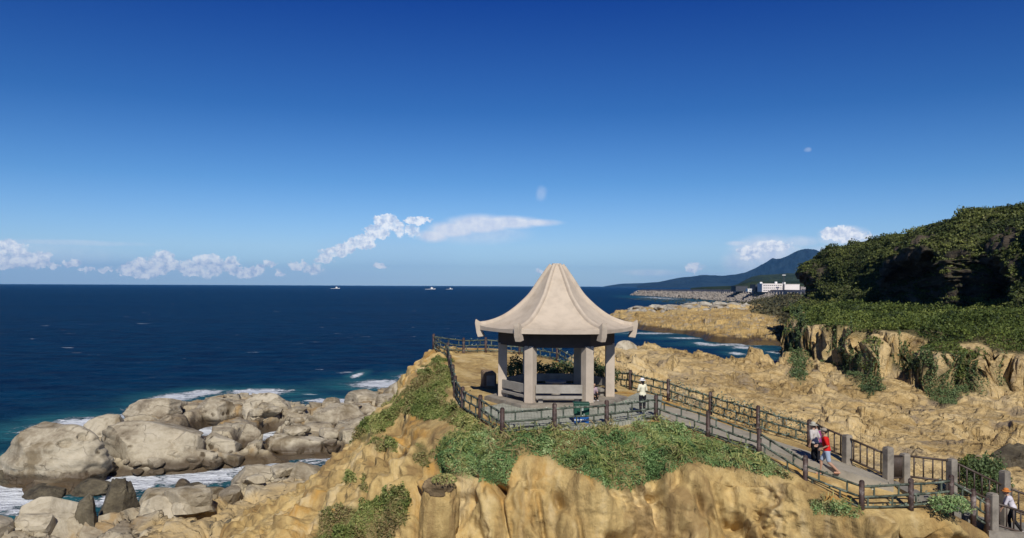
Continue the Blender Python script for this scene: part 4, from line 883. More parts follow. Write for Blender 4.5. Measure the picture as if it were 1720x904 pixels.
building(1318, 1343, 845, 11.6, 478, 'pale building right of the dark pole on the waterfront', 0, 0, depth=14, roofbits=((-0.4, 2.5, 2),))
building(1256, 1268, 880, 11.6, 485.5, 'small low white hut left of the long waterfront building', 1, 2, depth=8, mat=M_white)
building(1236, 1256, 930, 11.6, 481, 'low dark shed standing farthest left on the quay', 0, 0, depth=20, mat=M_shed)
building(1269, 1279, 870, 11.6, 478.5, 'dark shed touching the left end of the long pale building', 0, 0, depth=20, mat=M_shed)
building(1345, 1356, 860, 11.6, 482, 'small grey house at the foot of the green hill', 1, 3, depth=8, mat=M_seawall)
def pole(px, Y, z0, ptop, label, cat, plate=False):
    c = P(px, 480, Y); zt = P(px, ptop, Y).z; t = thing('harbour_pole', label, cat, (c.x, c.y, z0))
    bm = bmesh.new(); add_tube(bm, (0, 0, 0), (0, 0, zt-z0), 0.55, 0.4, 8); bm_obj('shaft', bm, M_shed, t)
    bm = bmesh.new(); add_box(bm, (0, 0, zt-z0+0.5), (3.4, 1.0, 0.7)); bm_obj('lamp_head', bm, M_white, t)
pole(1316.5, 835, 11.6, 463, 'tall dark lamp mast between the two pale waterfront buildings', 'lamp mast')

def ridge(name, pts, Y0, wid, mat, z0=-2, rough=0.16, seed=0, nv=60):
    px = np.array([p[0] for p in pts], float); py = np.array([p[1] for p in pts], float)
    nu = 420; u = np.linspace(px[0], px[-1], nu); tp = np.interp(u, px, py); tp = gsmooth(tp, 1.5, 0)
    X0 = (u-CX)/F*Y0; Z0 = CZ+((HY-tp)+ROLL*(u-CX))/F*Y0; v = np.linspace(-1, 1, nv)
    U, Vv = np.meshgrid(np.arange(nu), v, indexing='ij')
    X = X0[:, None]*(1+Vv*wid/Y0); Y = Y0+Vv*wid+0*X
    sc = 1.0/(wid*0.5)
    rg = ridged(X*sc*2.2, Y*sc*0.9, oct=6, seed=seed, gain=0.6)-1.2
    shape = (1-np.abs(Vv)**1.25)
    Z = z0+(Z0[:, None]-z0)*np.clip(shape, 0, 1)*(1+rough*(rg-0.25)*np.clip(np.abs(Vv)*2.5, 0, 1))
    Z = Z+0.006*Z0.max()*fbm(X*sc*12, Y*sc*12, oct=3, seed=seed+4)
    Vx = np.stack([X, Y, Z], -1); o = grid_mesh(name, Vx, mat); tag(o, kind='structure'); return o
m_mt, n_ = mat_new('hazy_mountain_forest'); b_ = n_.new('ShaderNodeBsdfPrincipled'); n_.set(b_, 'Base Color', n_.ramp(n_.noise(n_.pos(), 0.004, 6, 0.65), [(0.35, (0.008, 0.022, 0.045)), (0.65, (0.022, 0.042, 0.065))])); b_.inputs['Roughness'].default_value = 0.95; b_.inputs['Specular IOR Level'].default_value = 0.1; finish(n_, b_)  # distance haze painted as blue in the forest colour
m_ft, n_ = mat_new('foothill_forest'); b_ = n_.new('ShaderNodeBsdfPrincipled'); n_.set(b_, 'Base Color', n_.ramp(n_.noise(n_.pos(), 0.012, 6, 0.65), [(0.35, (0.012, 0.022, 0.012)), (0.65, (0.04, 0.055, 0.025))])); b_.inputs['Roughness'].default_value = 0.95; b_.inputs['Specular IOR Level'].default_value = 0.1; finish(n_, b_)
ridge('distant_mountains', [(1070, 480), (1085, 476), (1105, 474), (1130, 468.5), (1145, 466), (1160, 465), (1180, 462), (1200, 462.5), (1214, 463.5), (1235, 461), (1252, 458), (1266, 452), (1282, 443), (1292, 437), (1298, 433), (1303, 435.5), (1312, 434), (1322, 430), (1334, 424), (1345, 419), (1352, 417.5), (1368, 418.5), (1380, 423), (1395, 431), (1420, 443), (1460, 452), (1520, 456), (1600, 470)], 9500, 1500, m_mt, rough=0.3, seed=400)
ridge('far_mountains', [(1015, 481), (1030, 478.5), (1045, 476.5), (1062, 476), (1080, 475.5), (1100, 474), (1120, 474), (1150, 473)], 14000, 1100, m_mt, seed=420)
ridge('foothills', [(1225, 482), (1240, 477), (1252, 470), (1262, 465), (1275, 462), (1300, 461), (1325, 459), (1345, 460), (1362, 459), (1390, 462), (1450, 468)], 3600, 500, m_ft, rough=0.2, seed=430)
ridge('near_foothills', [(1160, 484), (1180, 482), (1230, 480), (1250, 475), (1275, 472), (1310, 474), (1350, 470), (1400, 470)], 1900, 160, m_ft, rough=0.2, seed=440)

def boat(px, py, Y, L, label):
    c = P(px, py, Y); t = thing('boat', label, 'boat', (c.x, c.y, 0.0), 0.15, 'boats on the horizon')
    k = L/18
    bm = bmesh.new(); sec = [(-9, 2.0, 1.6), (-4, 2.4, 1.6), (3, 2.2, 1.9), (7, 1.2, 2.5), (9.3, 0.1, 3.0)]; rings = []
    for x, w_, h_ in sec: rings.append([bm.verts.new((x*k, y_*k, z_*k)) for y_, z_ in ((-w_, h_), (-w_*0.6, -0.6), (w_*0.6, -0.6), (w_, h_))])
    for r0, r1 in zip(rings[:-1], rings[1:]):
        for i in range(4): bm.faces.new((r0[i], r0[(i+1) % 4], r1[(i+1) % 4], r1[i]))
    bm.faces.new(rings[0]); bm.faces.new(rings[-1][::-1]); bm_obj('hull', bm, M_white, t)
    bm = bmesh.new(); add_box(bm, (-1*k, 0, 3.2*k), (7*k, 3.2*k, 3.0*k), bevel=0.3); add_box(bm, (-1.8*k, 0, 5.5*k), (3.6*k, 2.6*k, 1.8*k), bevel=0.2); bm_obj('cabin', bm, M_white, t)
    bm = bmesh.new(); add_tube(bm, (-2*k, 0, 6.3*k), (-2*k, 0, 9.5*k), 0.2*k, 0.1*k, 6); bm_obj('mast', bm, M_shed, t)
    bm = bmesh.new(); bmesh.ops.create_uvsphere(bm, u_segments=24, v_segments=8, radius=1, matrix=Matrix.Translation((-13*k, 0, 0.1)) @ Matrix.Diagonal((9*k, 2.2*k, 0.7*k, 1))); bm_obj('wake_foam', bm, M_white, t, True)
boat(566, 484, 3600, 24, 'white boat farthest left on the horizon, apart from the other two')
boat(726, 486, 3400, 26, 'white motor boat with the longest wake, left of the close pair')
boat(757, 485.5, 3500, 18, 'smallest white boat, right of the close pair near the pavilion roof')

# ------------------------------------------------------------------ haze
def haze():
    bm = bmesh.new(); add_box(bm, (0, 0, 320), (53000, 53000, 650)); 
    m, n = mat_new('haze_air'); pv = n.new('ShaderNodeVolumePrincipled'); pv.inputs['Color'].default_value = (0.16, 0.50, 1.0, 1); pv.inputs['Density'].default_value = 2.6e-5; pv.inputs['Anisotropy'].default_value = 0.0
    n.l.new(pv.outputs[0], n.new('ShaderNodeOutputMaterial').inputs['Volume'])
    o = bm_obj('haze', bm, m); tag(o, 'thin pale blue sea air that fades the far mountains', 'haze', kind='stuff')
HAZE = True
if HAZE: haze()
S.cycles.volume_bounces = 0; S.cycles.volume_step_rate = 4; S.cycles.volume_max_steps = 64

# ------------------------------------------------------------------ ground height on the headland
def z_at(x, y):
    i = (x-XS[0])/(XS[-1]-XS[0])*(HV.shape[0]-1); i = int(np.clip(round(i), 0, HV.shape[0]-1))
    ok = (HK[i] > 1.7) & (HK[i] < 6.2); yy = HV[i, ok, 1][::-1]; zz = HV[i, ok, 2][::-1]
    o_ = np.argsort(yy); return float(np.interp(y, yy[o_], zz[o_]))

# ------------------------------------------------------------------ path, paving, stairs
def ribbon(name, left, right, mat, lift=0.06, thick=0.4, sub=10):
    Lp, Rp = [], []
    for side, out in ((left, Lp), (right, Rp)):
        s_ = np.r_[0, np.cumsum([math.dist(a[:2], b[:2]) for a, b in zip(side[:-1], side[1:])])]; tt = np.linspace(0, s_[-1], len(left)*sub)
        xs, ys = np.interp(tt, s_, [p[0] for p in side]), np.interp(tt, s_, [p[1] for p in side]); out += list(zip(gsmooth(xs, 3, 0), gsmooth(ys, 3, 0)))
    n = len(Lp); rows = []
    for t in np.linspace(0, 1, 9): rows.append([(l[0]*(1-t)+r[0]*t, l[1]*(1-t)+r[1]*t) for l, r in zip(Lp, Rp)])
    Z = np.array([max(z_at(*r[i]) for r in rows) for i in range(n)])+lift; Z = np.maximum(gsmooth(Z, 4, 0), 0)
    V = np.zeros((n, 11, 3))
    for j, r in enumerate(rows): V[:, j+1, 0] = [q[0] for q in r]; V[:, j+1, 1] = [q[1] for q in r]; V[:, j+1, 2] = Z
    V[:, 0] = V[:, 1]; V[:, 0, 2] -= thick; V[:, 10] = V[:, 9]; V[:, 10, 2] -= thick
    return tag(grid_mesh(name, V, mat, smooth=False), kind='structure')
def mat_path(name, base, tile=0.0):
    m, n = mat_new(name); p = n.pos()
    f = n.noise(p, 1.2, 6, 0.65); c = n.ramp(f, [(0.3, tuple(k*0.72 for k in base)), (0.5, base), (0.72, tuple(k*1.18 for k in base))])
    dk = n.maprange(n.noise(p, 3.5, 5, 0.7), 0.55, 0.7, 0, 0.45, True); c = n.mix(dk, c, (0.12, 0.105, 0.08))
    h = n.noise(p, 14, 4, 0.6)
    if tile:
        br = n.new('ShaderNodeTexBrick'); n.set(br, 'Vector', p); br.inputs['Scale'].default_value = 1/tile; br.inputs['Mortar Size'].default_value = 0.03; br.inputs['Color1'].default_value = (1, 1, 1, 1); br.inputs['Color2'].default_value = (0.82, 0.85, 0.82, 1); br.inputs['Mortar'].default_value = (0.45, 0.45, 0.42, 1)
        c = n.mix(0.8, c, br.outputs[0], 'MULTIPLY')
    b = n.new('ShaderNodeBsdfPrincipled'); n.set(b, 'Base Color', c); b.inputs['Roughness'].default_value = 0.9; b.inputs['Specular IOR Level'].default_value = 0.2
    bp = n.new('ShaderNodeBump'); bp.inputs['Strength'].default_value = 0.4; bp.inputs['Distance'].default_value = 0.03; n.set(bp, 'Height', h); n.set(b, 'Normal', bp.outputs[0]); finish(n, b); return m
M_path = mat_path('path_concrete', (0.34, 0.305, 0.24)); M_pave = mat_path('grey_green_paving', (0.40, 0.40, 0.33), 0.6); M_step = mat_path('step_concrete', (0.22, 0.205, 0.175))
ribbon('path', [(6.7, 37.2), (7.7, 36.3), (8.9, 35.1), (10.3, 33.4), (11.7, 32.0), (13.3, 31.2), (14.9, 30.9)], [(7.6, 41.6), (8.5, 40.8), (9.7, 39.2), (10.8, 36.8), (12.2, 34.8), (13.9, 33.2), (15.2, 32.4)], M_path, lift=0.05)
bm = bmesh.new(); add_prism(bm, [(-1.6, 38.6), (-1.05, 36.4), (-0.15, 34.0), (2.6, 33.75), (4.8, 34.9), (6.75, 37.0), (7.7, 41.2), (8.1, 43.2), (7.0, 44.6), (5.6, 41.5), (0.0, 41.0)], 10.5, 11.10)
tag(bm_obj('terrace_paving', bm, M_pave), kind='structure')
# stairs going down to the right
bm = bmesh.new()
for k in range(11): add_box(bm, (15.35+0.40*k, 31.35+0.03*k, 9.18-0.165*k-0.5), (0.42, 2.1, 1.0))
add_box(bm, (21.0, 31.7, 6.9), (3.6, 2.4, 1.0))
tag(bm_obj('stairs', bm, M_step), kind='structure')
bm = bmesh.new()
add_prism(bm, [(17.7, 29.75), (22.6, 29.9), (22.6, 30.25), (17.7, 30.1)], 5.5, [8.0, 7.55, 7.55, 8.0])
tag(bm_obj('retaining_kerb', bm, M_conc), 'long grey concrete kerb below the stair railing at bottom right', 'kerb')

# ------------------------------------------------------------------ pavilion
PC = Vector((2.33, 42.0, 0)); FLOOR = 11.24
def hexp(r, z, k, c=(0, 0)): a = R(60*k); return Vector((c[0]+r*math.cos(a), c[1]+r*math.sin(a), z))
def pavilion():
    t = thing('pavilion', 'beige six-sided concrete pavilion with a steep flared roof on the headland', 'pavilion', (PC.x, PC.y, FLOOR))
    F0 = FLOOR
    bm = bmesh.new(); add_prism(bm, [hexp(3.75, 0, k) for k in range(6)], -0.6, -0.0); bmesh.ops.bevel(bm, geom=[e for e in bm.edges if e.verts[0].co.z > -0.1 and e.verts[1].co.z > -0.1], offset=0.03, segments=2, affect='EDGES')
    bm_obj('plinth', bm, M_conc, t)
    EZ = 14.70-F0                                     # underside of the eave
    for k in range(6):
        a = R(60*k); c = hexp(2.80, 0, k); bm = bmesh.new(); add_box(bm, (c.x, c.y, 1.40), (0.46, 0.46, 2.80), a, 0.025); bm_obj('column', bm, M_col, t)
    bm = bmesh.new()
    for r0, r1, z0, z1 in ((2.62, 3.04, 2.72, 3.38),):
        for k in range(6):
            add_prism(bm, [hexp(r0, 0, k), hexp(r1, 0, k), hexp(r1, 0, k+1), hexp(r0, 0, k+1)], z0, z1)
    bmesh.ops.remove_doubles(bm, verts=bm.verts, dist=1e-4)
    bm_obj('ring_beam', bm, M_soffit, t)
    # roof shell: concave, six faces; slightly raised at the corners
    prof = [(4.06, 3.62), (3.6, 3.72), (2.95, 4.00), (2.45, 4.30), (2.04, 4.62), (1.68, 4.95), (1.38, 5.26), (1.16, 5.58), (0.99, 5.86), (0.80, 6.15), (0.61, 6.42), (0.44, 6.68), (0.27, 6.88)]
    pr = np.array(prof); tt = np.linspace(0, len(pr)-1, 60); pr = np.stack([gsmooth(np.interp(tt, np.arange(len(pr)), pr[:, i]), 1.6, 0) for i in (0, 1)], 1)
    n_a = 14; V = np.zeros((6*n_a+1, len(pr)+3, 3))
    for s_ in range(6*n_a+1):
        k, f = divmod(s_, n_a); f /= n_a; lift = (2*abs(f-0.5))**2.4
        e = hexp(1, 0, k).lerp(hexp(1, 0, k+1), f)
        for j, (r_, z_) in enumerate(pr):
            dish = 1-0.06*(1-(2*f-1)**2)*min(1, (r_-0.27)/0.8)*(1 if r_ < 3.4 else max(0, (4.06-r_)/0.66))   # faces sag between the hips
            up_ = 0.12*lift*max(0, (r_-2.6)/1.46)**1.5
            V[s_, j+3] = (e.x*r_*dish, e.y*r_*dish, z_+up_)
        e4 = e*4.06; zf = EZ-0.02+0.02*lift
        V[s_, 2] = (e4.x*1.004, e4.y*1.004, pr[0, 1]+0.10*lift-0.02); V[s_, 1] = (e4.x*1.004, e4.y*1.004, zf); V[s_, 0] = (e.x*2.7, e.y*2.7, EZ+0.0)
    o = grid_mesh('roof', V, M_roof, t)
    o.data.polygons.foreach_set('use_smooth', [True]*len(o.data.polygons))
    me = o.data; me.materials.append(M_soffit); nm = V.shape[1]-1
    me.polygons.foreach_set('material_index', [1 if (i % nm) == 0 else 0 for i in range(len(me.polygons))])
    try: me.set_sharp_from_angle(angle=R(35))
    except Exception: pass
    # hips
    for k in range(6):
        d = hexp(1, 0, k); side = Vector((-d.y, d.x, 0)); bm = bmesh.new(); rings = []
        pts = [(r_, z_+0.12*max(0, (r_-2.6)/1.46)**1.5) for r_, z_ in pr]
        pts = [(4.10, 3.84)]+pts[1:]
        for j, (r_, z_) in enumerate(pts):
            fr = j/(len(pts)-1); hw = 0.125-0.03*fr; hh = 0.13-0.04*fr
            j0, j1 = max(0, j-1), min(len(pts)-1, j+1); tx, tz = pts[j1][0]-pts[j0][0], pts[j1][1]-pts[j0][1]; l = math.hypot(tx, tz); nx_, nz_ = tz/l, -tx/l
            base = d*r_+Vector((0, 0, z_)); nn_ = d*nx_+Vector((0, 0, nz_))
            if nn_.z < 0 and nx_ < 0: nn_ = -nn_
            nn_ = Vector((d.x*abs(nx_), d.y*abs(nx_), abs(nz_)))
            rings.append([bm.verts.new(base+side*s1*hw+nn_*s2*hh) for s1, s2 in ((-1.0, -0.8), (-0.9, 0.45), (-0.55, 0.95), (0, 1.1), (0.55, 0.95), (0.9, 0.45), (1.0, -0.8))])
        for r0, r1 in zip(rings[:-1], rings[1:]):
            for i in range(6): bm.faces.new((r0[i], r0[i+1], r1[i+1], r1[i]))
        bm.faces.new(rings[0][::-1]); bm.faces.new(rings[-1]); bm_obj('hip_rib', bm, M_roof, t, True)
        # corner block hanging below the eave
        bm = bmesh.new()
        prof2 = [(3.78, 3.72), (4.22, 4.02), (4.25, 3.80), (4.17, 3.30), (4.10, 3.06), (3.72, 3.12), (3.90, 3.42)]
        A_ = [bm.verts.new(d*r_+side*0.15+Vector((0, 0, z_))) for r_, z_ in prof2]; B_ = [bm.verts.new(d*r_-side*0.15+Vector((0, 0, z_))) for r_, z_ in prof2]
        bm.faces.new(A_); bm.faces.new(B_[::-1])
        for i in range(len(prof2)): bm.faces.new((A_[i], B_[i], B_[(i+1) % len(prof2)], A_[(i+1) % len(prof2)]))
        bmesh.ops.bevel(bm, geom=list(bm.edges), offset=0.025, segments=2, affect='EDGES'); bm_obj('corner_block', bm, M_roof, t)
    bm = bmesh.new(); add_tube(bm, (0, 0, 6.72), (0, 0, 6.93), 0.30, 0.24, 12); bm_obj('roof_crown', bm, M_roof, t, False)
    # benches built in between the columns (the front right side is the way in)
    for k in (0, 1, 2, 3, 4):
        a = hexp(2.80, 0, k); b = hexp(2.80, 0, k+1)
        if k == 5: continue
        c = (a+b)/2; ang = math.atan2((b-a).y, (b-a).x); n_ = c.normalized(); L = (b-a).length-0.50
        bm = bmesh.new(); q = c+n_*0.12; add_box(bm, (q.x, q.y, 0.69), (L, 0.10, 0.42), ang, 0.012); bm_obj('bench_back', bm, M_bench, t)
        bm = bmesh.new(); q = c-n_*0.10; add_box(bm, (q.x, q.y, 0.29), (L, 0.62, 0.13), ang, 0.012); bm_obj('bench_seat', bm, M_bench, t)
        for f in (0.18, 0.82):
            bm = bmesh.new(); q = a.lerp(b, f)-n_*0.14; add_box(bm, (q.x, q.y, 0.113), (0.22, 0.34, 0.224), ang); bm_obj('bench_foot', bm, M_bench, t)
pavilion()
def stone_table():
    t = thing('stone_table', 'round stone table in the dark middle of the pavilion', 'table', (PC.x, PC.y+0.3, FLOOR))
    bm = bmesh.new(); add_tube(bm, (0, 0, 0.68), (0, 0, 0.76), 0.55, 0.55, 28); bm_obj('tabletop', bm, M_bench, t)
    bm = bmesh.new(); add_tube(bm, (0, 0, 0), (0, 0, 0.68), 0.24, 0.16, 16); bm_obj('pedestal', bm, M_bench, t)
stone_table()
def plaque():
    t = thing('stone_block', 'brown stone block standing on the sand left of the pavilion', 'stone block', (-1.35, 46.6, z_at(-1.35, 46.6)-0.05), 0.35)
    bm = bmesh.new(); add_prism(bm, [(-0.36, -0.3), (0.40, -0.34), (0.36, 0.32), (-0.38, 0.28)], -0.1, [1.0, 0.92, 1.04, 1.1]); bmesh.ops.bevel(bm, geom=list(bm.edges), offset=0.05, segments=2, affect='EDGES'); bm_obj('body', bm, plain('brown_stone', (0.22, 0.155, 0.10), 0.9, 0.2, 4, bump=0.6), t)
    bm = bmesh.new(); add_box(bm, (0.02, -0.36, 0.5), (0.5, 0.03, 0.6), 0.0, 0.01); bm_obj('plate', bm, M_bench, t)
plaque()

# ------------------------------------------------------------------ fences
def fence(name, label, pts, h=1.08, group='wood-look fences around the headland', extra_foot=None, wrap=0, first=True):
    """dark brown round posts, three rails and staggered short uprights between them"""
    org = Vector((pts[0][0], pts[0][1], pts[0][2])); t = thing(name, label, 'fence', org, 0, group)
    P_ = [Vector(p)-org for p in pts]
    for i, p in enumerate(P_):
        if i == 0 and not first: continue
        bm = bmesh.new(); ft = 0.45 if not extra_foot else extra_foot.get(i, 0.45)
        add_tube(bm, p+Vector((0, 0, -ft)), p+Vector((0, 0, h+0.04)), 0.105, 0.095, 12); add_tube(bm, p+Vector((0, 0, h+0.04)), p+Vector((0, 0, h+0.09)), 0.095, 0.055, 12)
        bm_obj('post', bm, M_post, t, True)
    for i, (a, b) in enumerate(zip(P_[:-1], P_[1:])):
        L = (b-a).length; u = (b-a)/L; rl = [0.18, 0.55, 0.92]
        for j, rz in enumerate(rl):
            bm = bmesh.new(); nseg = max(2, int(L/0.5)); q0 = None
            for s_ in range(nseg+1):
                f = s_/nseg; sag = -0.02*math.sin(f*math.pi)+0.012*math.sin(f*23+i*3+j); q = a.lerp(b, f)+Vector((0, 0, rz*h/1.05+sag))
                if q0 is not None: add_tube(bm, q0, q, 0.045, 0.052 if s_ % 2 else 0.043, 7)
                q0 = q
            r = bm_obj('rail', bm, M_rail, t, True)
            if j < 2:
                n = max(1, int(round(L/0.95)))
                for k in range(n):
                    f = (k+(0.5 if j else 0.25))/n
                    bm = bmesh.new(); add_tube(bm, a.lerp(b, f)+Vector((0, 0, rz*h/1.05)), a.lerp(b, f)+Vector((0, 0, rl[j+1]*h/1.05)), 0.036, 0.036, 7); bm_obj('spacer', bm, M_rail, r)
        if wrap:
            n = int(L*wrap); f = RNG.uniform(0, 1, n); zz = RNG.choice([0.2, 0.55, 0.93], n, p=[.35, .25, .4])+RNG.normal(0, 0.05, n)
            if wrap > 60: zz = zz+RNG.normal(0, 0.12, n)
            pos = np.array([a.lerp(b, x) for x in f])+np.array([0, 0, 1])*zz[:, None]*h/1.05+RNG.normal(0, 0.035, (n, 3))
            lo = leaf_cloud('vine', pos, np.tile(up, (n, 1)), 0.10, M_vine, None, None, asp=0.7); lo.parent = t; lo['kind'] = 'stuff'
    return t
M_vine = leafmat('pale_vine_leaf', [(0.05, 0.085, 0.055), (0.11, 0.17, 0.11), (0.27, 0.34, 0.25), (0.60, 0.62, 0.54)], 1.5)
def FP(px, py, Y, dz=0.0):
    q = P(px, py, Y); return (q.x, q.y, z_at(q.x, q.y)+dz)
near = [(-0.37, 33.5), (1.80, 33.7), (4.1, 34.5), (6.6, 36.4), ]
def fp(lst, zz=None): return [(x, y, z_at(x, y) if zz is None or zz[i] is None else zz[i]) for i, (x, y) in enumerate(lst)]
left = [(-5.75, 59.2), (-4.5, 56.6), (-3.95, 51.5), (-3.45, 47.3), (-3.0, 42.8), (-2.35, 38.7), (-1.38, 35.7), (-0.38, 33.5)]
fence('fence', 'brown rail fence curving down the left side of the terrace to its front corner', fp(left), wrap=10)
fence('fence', 'back fence against the sea behind the left of the pavilion', fp([(-5.75, 59.2), (-3.6, 60.2), (-1.95, 60.4), (0.6, 60.4), (3.3, 58.2), (5.8, 52.6), (6.95, 47.0), (8.45, 43.3)]), wrap=45, first=False)
fence('fence', 'front terrace fence above the green ground cover with the blue bin behind', fp([(-0.38, 33.5), (1.80, 33.6), (4.1, 34.6), (6.6, 36.7)]), wrap=30, first=False)
fence('fence', 'near side path fence running down right from the terrace corner', [(6.6, 36.7, z_at(6.6, 36.7)), (8.52, 34.8, 10.45), (10.15, 32.9, 10.05), (11.35, 31.0, 9.33)], wrap=18, extra_foot={3: 1.0, 2: .6}, first=False)
fence('fence', 'far side path fence wrapped in pale green netting against the yellow rocks', [(8.45, 43.3, z_at(8.45, 43.3)), (10.15, 41.0, 10.45), (11.45, 37.3, 10.32), (13.05, 35.2, 10.03)], wrap=120, first=False)
fence('fence', 'curved lower fence around the sandy yard at bottom right', [(11.35, 31.0, 9.15), (12.85, 29.45, 8.76), (14.65, 29.45, 8.84), (16.4, 29.95, 8.86), (17.2, 29.9, 8.35), (17.75, 29.95, 8.0)], wrap=20, first=False)

def railing(name, label, posts, hp, h=1.0, group='concrete post railings beside the stairs', skip=()):
    org = Vector(posts[0]); t = thing(name, label, 'railing', org, 0, group); Q = [Vector(p)-org for p in posts]
    for i, p in enumerate(Q):
        bm = bmesh.new(); add_box(bm, (p.x, p.y, p.z+hp[i]/2-0.3), (0.31, 0.31, hp[i]+0.6), 0.3, 0.03); add_box(bm, (p.x, p.y, p.z+hp[i]+0.015), (0.26, 0.26, 0.05), 0.3, 0.012); bm_obj('post', bm, M_conc, t)
    for i, (a, b) in enumerate(zip(Q[:-1], Q[1:])):
        if i in skip: continue
        L = (b-a).length
        for nm, z_ in (('top_rail', h), ('bottom_rail', 0.16)):
            bm = bmesh.new(); add_tube(bm, a+Vector((0, 0, z_)), b+Vector((0, 0, z_)), 0.045, 0.045, 8); bm_obj(nm, bm, M_iron, t, True)
        n = max(2, int(L/0.30))
        for k in range(1, n):
            q = a.lerp(b, k/n); bm = bmesh.new(); add_tube(bm, q+Vector((0, 0, 0.16)), q+Vector((0, 0, h)), 0.03, 0.03, 6); bm_obj('baluster', bm, M_iron, t, True)
    return t
def PB(px, Y, z): q = P(px, 480, Y); return (q.x, q.y, z)
railing('railing', 'brown iron railing between concrete posts on the far edge of the lower path', [PB(1372, 35.0, 10.0), PB(1424, 33.4, 9.75), PB(1493, 31.9, 9.35)], [0.95, 1.08, 1.28])
railing('railing', 'brown iron railing running right from the middle of the stairs past a bush', [PB(1521, 33.0, 9.1), PB(1600, 32.7, 8.95), PB(1689, 32.6, 7.95), PB(1760, 32.6, 7.3)], [1.05, 1.05, 1.6, 1.4])
railing('railing', 'short near railing with a leaning concrete post at bottom right', [PB(1668.5, 30.0, 8.05), PB(1740, 30.2, 7.5)], [1.25, 1.2], h=0.95)
def gate():
    a, b = Vector(PB(1498, 31.95, 9.3)), Vector(PB(1516, 32.9, 9.1)); t = thing('gate', 'dark iron gate of close upright bars between two concrete posts', 'gate', a)
    d = b-a
    for nm, z_ in (('top_rail', 1.0), ('bottom_rail', 0.12)):
        bm = bmesh.new(); add_tube(bm, Vector((0, 0, z_)), d+Vector((0, 0, z_)), 0.04, 0.04, 8); bm_obj(nm, bm, M_iron, t, True)
    for k in range(10):
        q = d*(k/9); bm = bmesh.new(); add_tube(bm, q+Vector((0, 0, 0.12)), q+Vector((0, 0, 1.0)), 0.026, 0.026, 6); bm_obj('bar', bm, M_iron, t, True)
gate()

# ------------------------------------------------------------------ bins
M_green = plain('green_plastic', (0.012, 0.075, 0.045), 0.45, 0.12, 4); M_blue = plain('blue_plastic', (0.015, 0.10, 0.33), 0.4, 0.12, 4); M_blk = plain('black_plastic', (0.02, 0.02, 0.022), 0.5, 0.1, 5)
def bin_():
    q = P(978, 700, 35.0); z = 11.1; t = thing('recycling_bin', 'dark green bin over a bright blue bin standing behind the front fence', 'bin', (3.02, 34.75, z-0.25))
    bm = bmesh.new(); add_box(bm, (0, 0, 0.33), (0.62, 0.5, 0.50), 0, 0.03); bm_obj('lower_bin', bm, M_blue, t)
    bm = bmesh.new(); add_box(bm, (0, 0, 0.83), (0.66, 0.52, 0.46), 0, 0.03); bm_obj('upper_bin', bm, M_green, t)
    bm = bmesh.new(); add_box(bm, (0, 0, 1.09), (0.70, 0.56, 0.06), 0, 0.02); bm_obj('lid', bm, M_green, t)
    bm = bmesh.new(); add_box(bm, (0, -0.255, 0.40), (0.63, 0.02, 0.05)); bm_obj('band', bm, M_white, t)
    bm = bmesh.new(); add_box(bm, (0, 0, 0.04), (0.58, 0.46, 0.10)); bm_obj('base', bm, M_blk, t)
    bm = bmesh.new(); add_box(bm, (0, -0.268, 0.85), (0.14, 0.012, 0.12)); bm_obj('sticker', bm, plain('pale_sticker', (0.4, 0.45, 0.42), 0.5, 0.05, 3), t)
bin_()

# ------------------------------------------------------------------ people
def capsule_mesh(lst):
    VV, FF = [], []; off = 0; seg, rg = 14, 5
    for p0, r0, p1, r1 in lst:
        p0, p1 = Vector(p0), Vector(p1); d = p1-p0; L = d.length; q = (d.normalized() if L > 1e-6 else Vector((0, 0, 1))).to_track_quat('Z', 'Y').to_matrix(); prof = []
        for i in range(rg+1): a = -math.pi/2+i/rg*math.pi/2; prof.append((r0*math.cos(a), r0*math.sin(a)))
        for i in range(rg+1): a = i/rg*math.pi/2; prof.append((r1*math.cos(a), L+r1*math.sin(a)))
        n = len(prof)
        for r_, z_ in prof:
            for s_ in range(seg): a = s_/seg*2*math.pi; v = p0+q@Vector(((r_+1e-5)*math.cos(a), (r_+1e-5)*math.sin(a), z_)); VV.append(v[:])
        for i in range(n-1):
            for s_ in range(seg): FF.append((off+i*seg+s_, off+i*seg+(s_+1) % seg, off+(i+1)*seg+(s_+1) % seg, off+(i+1)*seg+s_))
        FF.append(tuple(off+s_ for s_ in range(seg))[::-1]); FF.append(tuple(off+(n-1)*seg+s_ for s_ in range(seg))); off += n*seg
    me = bpy.data.meshes.new('tmp'); me.from_pydata(VV, [], FF); return me
def fuse(name, lst, voxel, mat, parent, smooth=2, squash=None):
    me = capsule_mesh(lst)
    if squash: squash(me)
    o = bpy.data.objects.new('tmp', me); COL.objects.link(o)
    m = o.modifiers.new('r', 'REMESH'); m.mode = 'VOXEL'; m.voxel_size = voxel; m.use_smooth_shade = True
    if smooth: s_ = o.modifiers.new('s', 'SMOOTH'); s_.factor = 0.5; s_.iterations = smooth
    dg = bpy.context.evaluated_depsgraph_get(); dg.update(); new = bpy.data.meshes.new_from_object(o.evaluated_get(dg)); bpy.data.objects.remove(o)
    new.materials.clear(); return link(name, new, mat, parent)
M_skin = plain('skin', (0.42, 0.25, 0.165), 0.55, 0.04, 5); M_hair = plain('black_hair', (0.012, 0.010, 0.009), 0.5, 0.1, 20); M_eye = plain('eye_dark', (0.03, 0.02, 0.02), 0.2, 0.02, 5)
CLOTH = {}
def cloth(c):
    if c not in CLOTH: CLOTH[c] = plain('fabric', c, 0.85, 0.07, 6, bump=0.2, spec=0.15)
    return CLOTH[c]
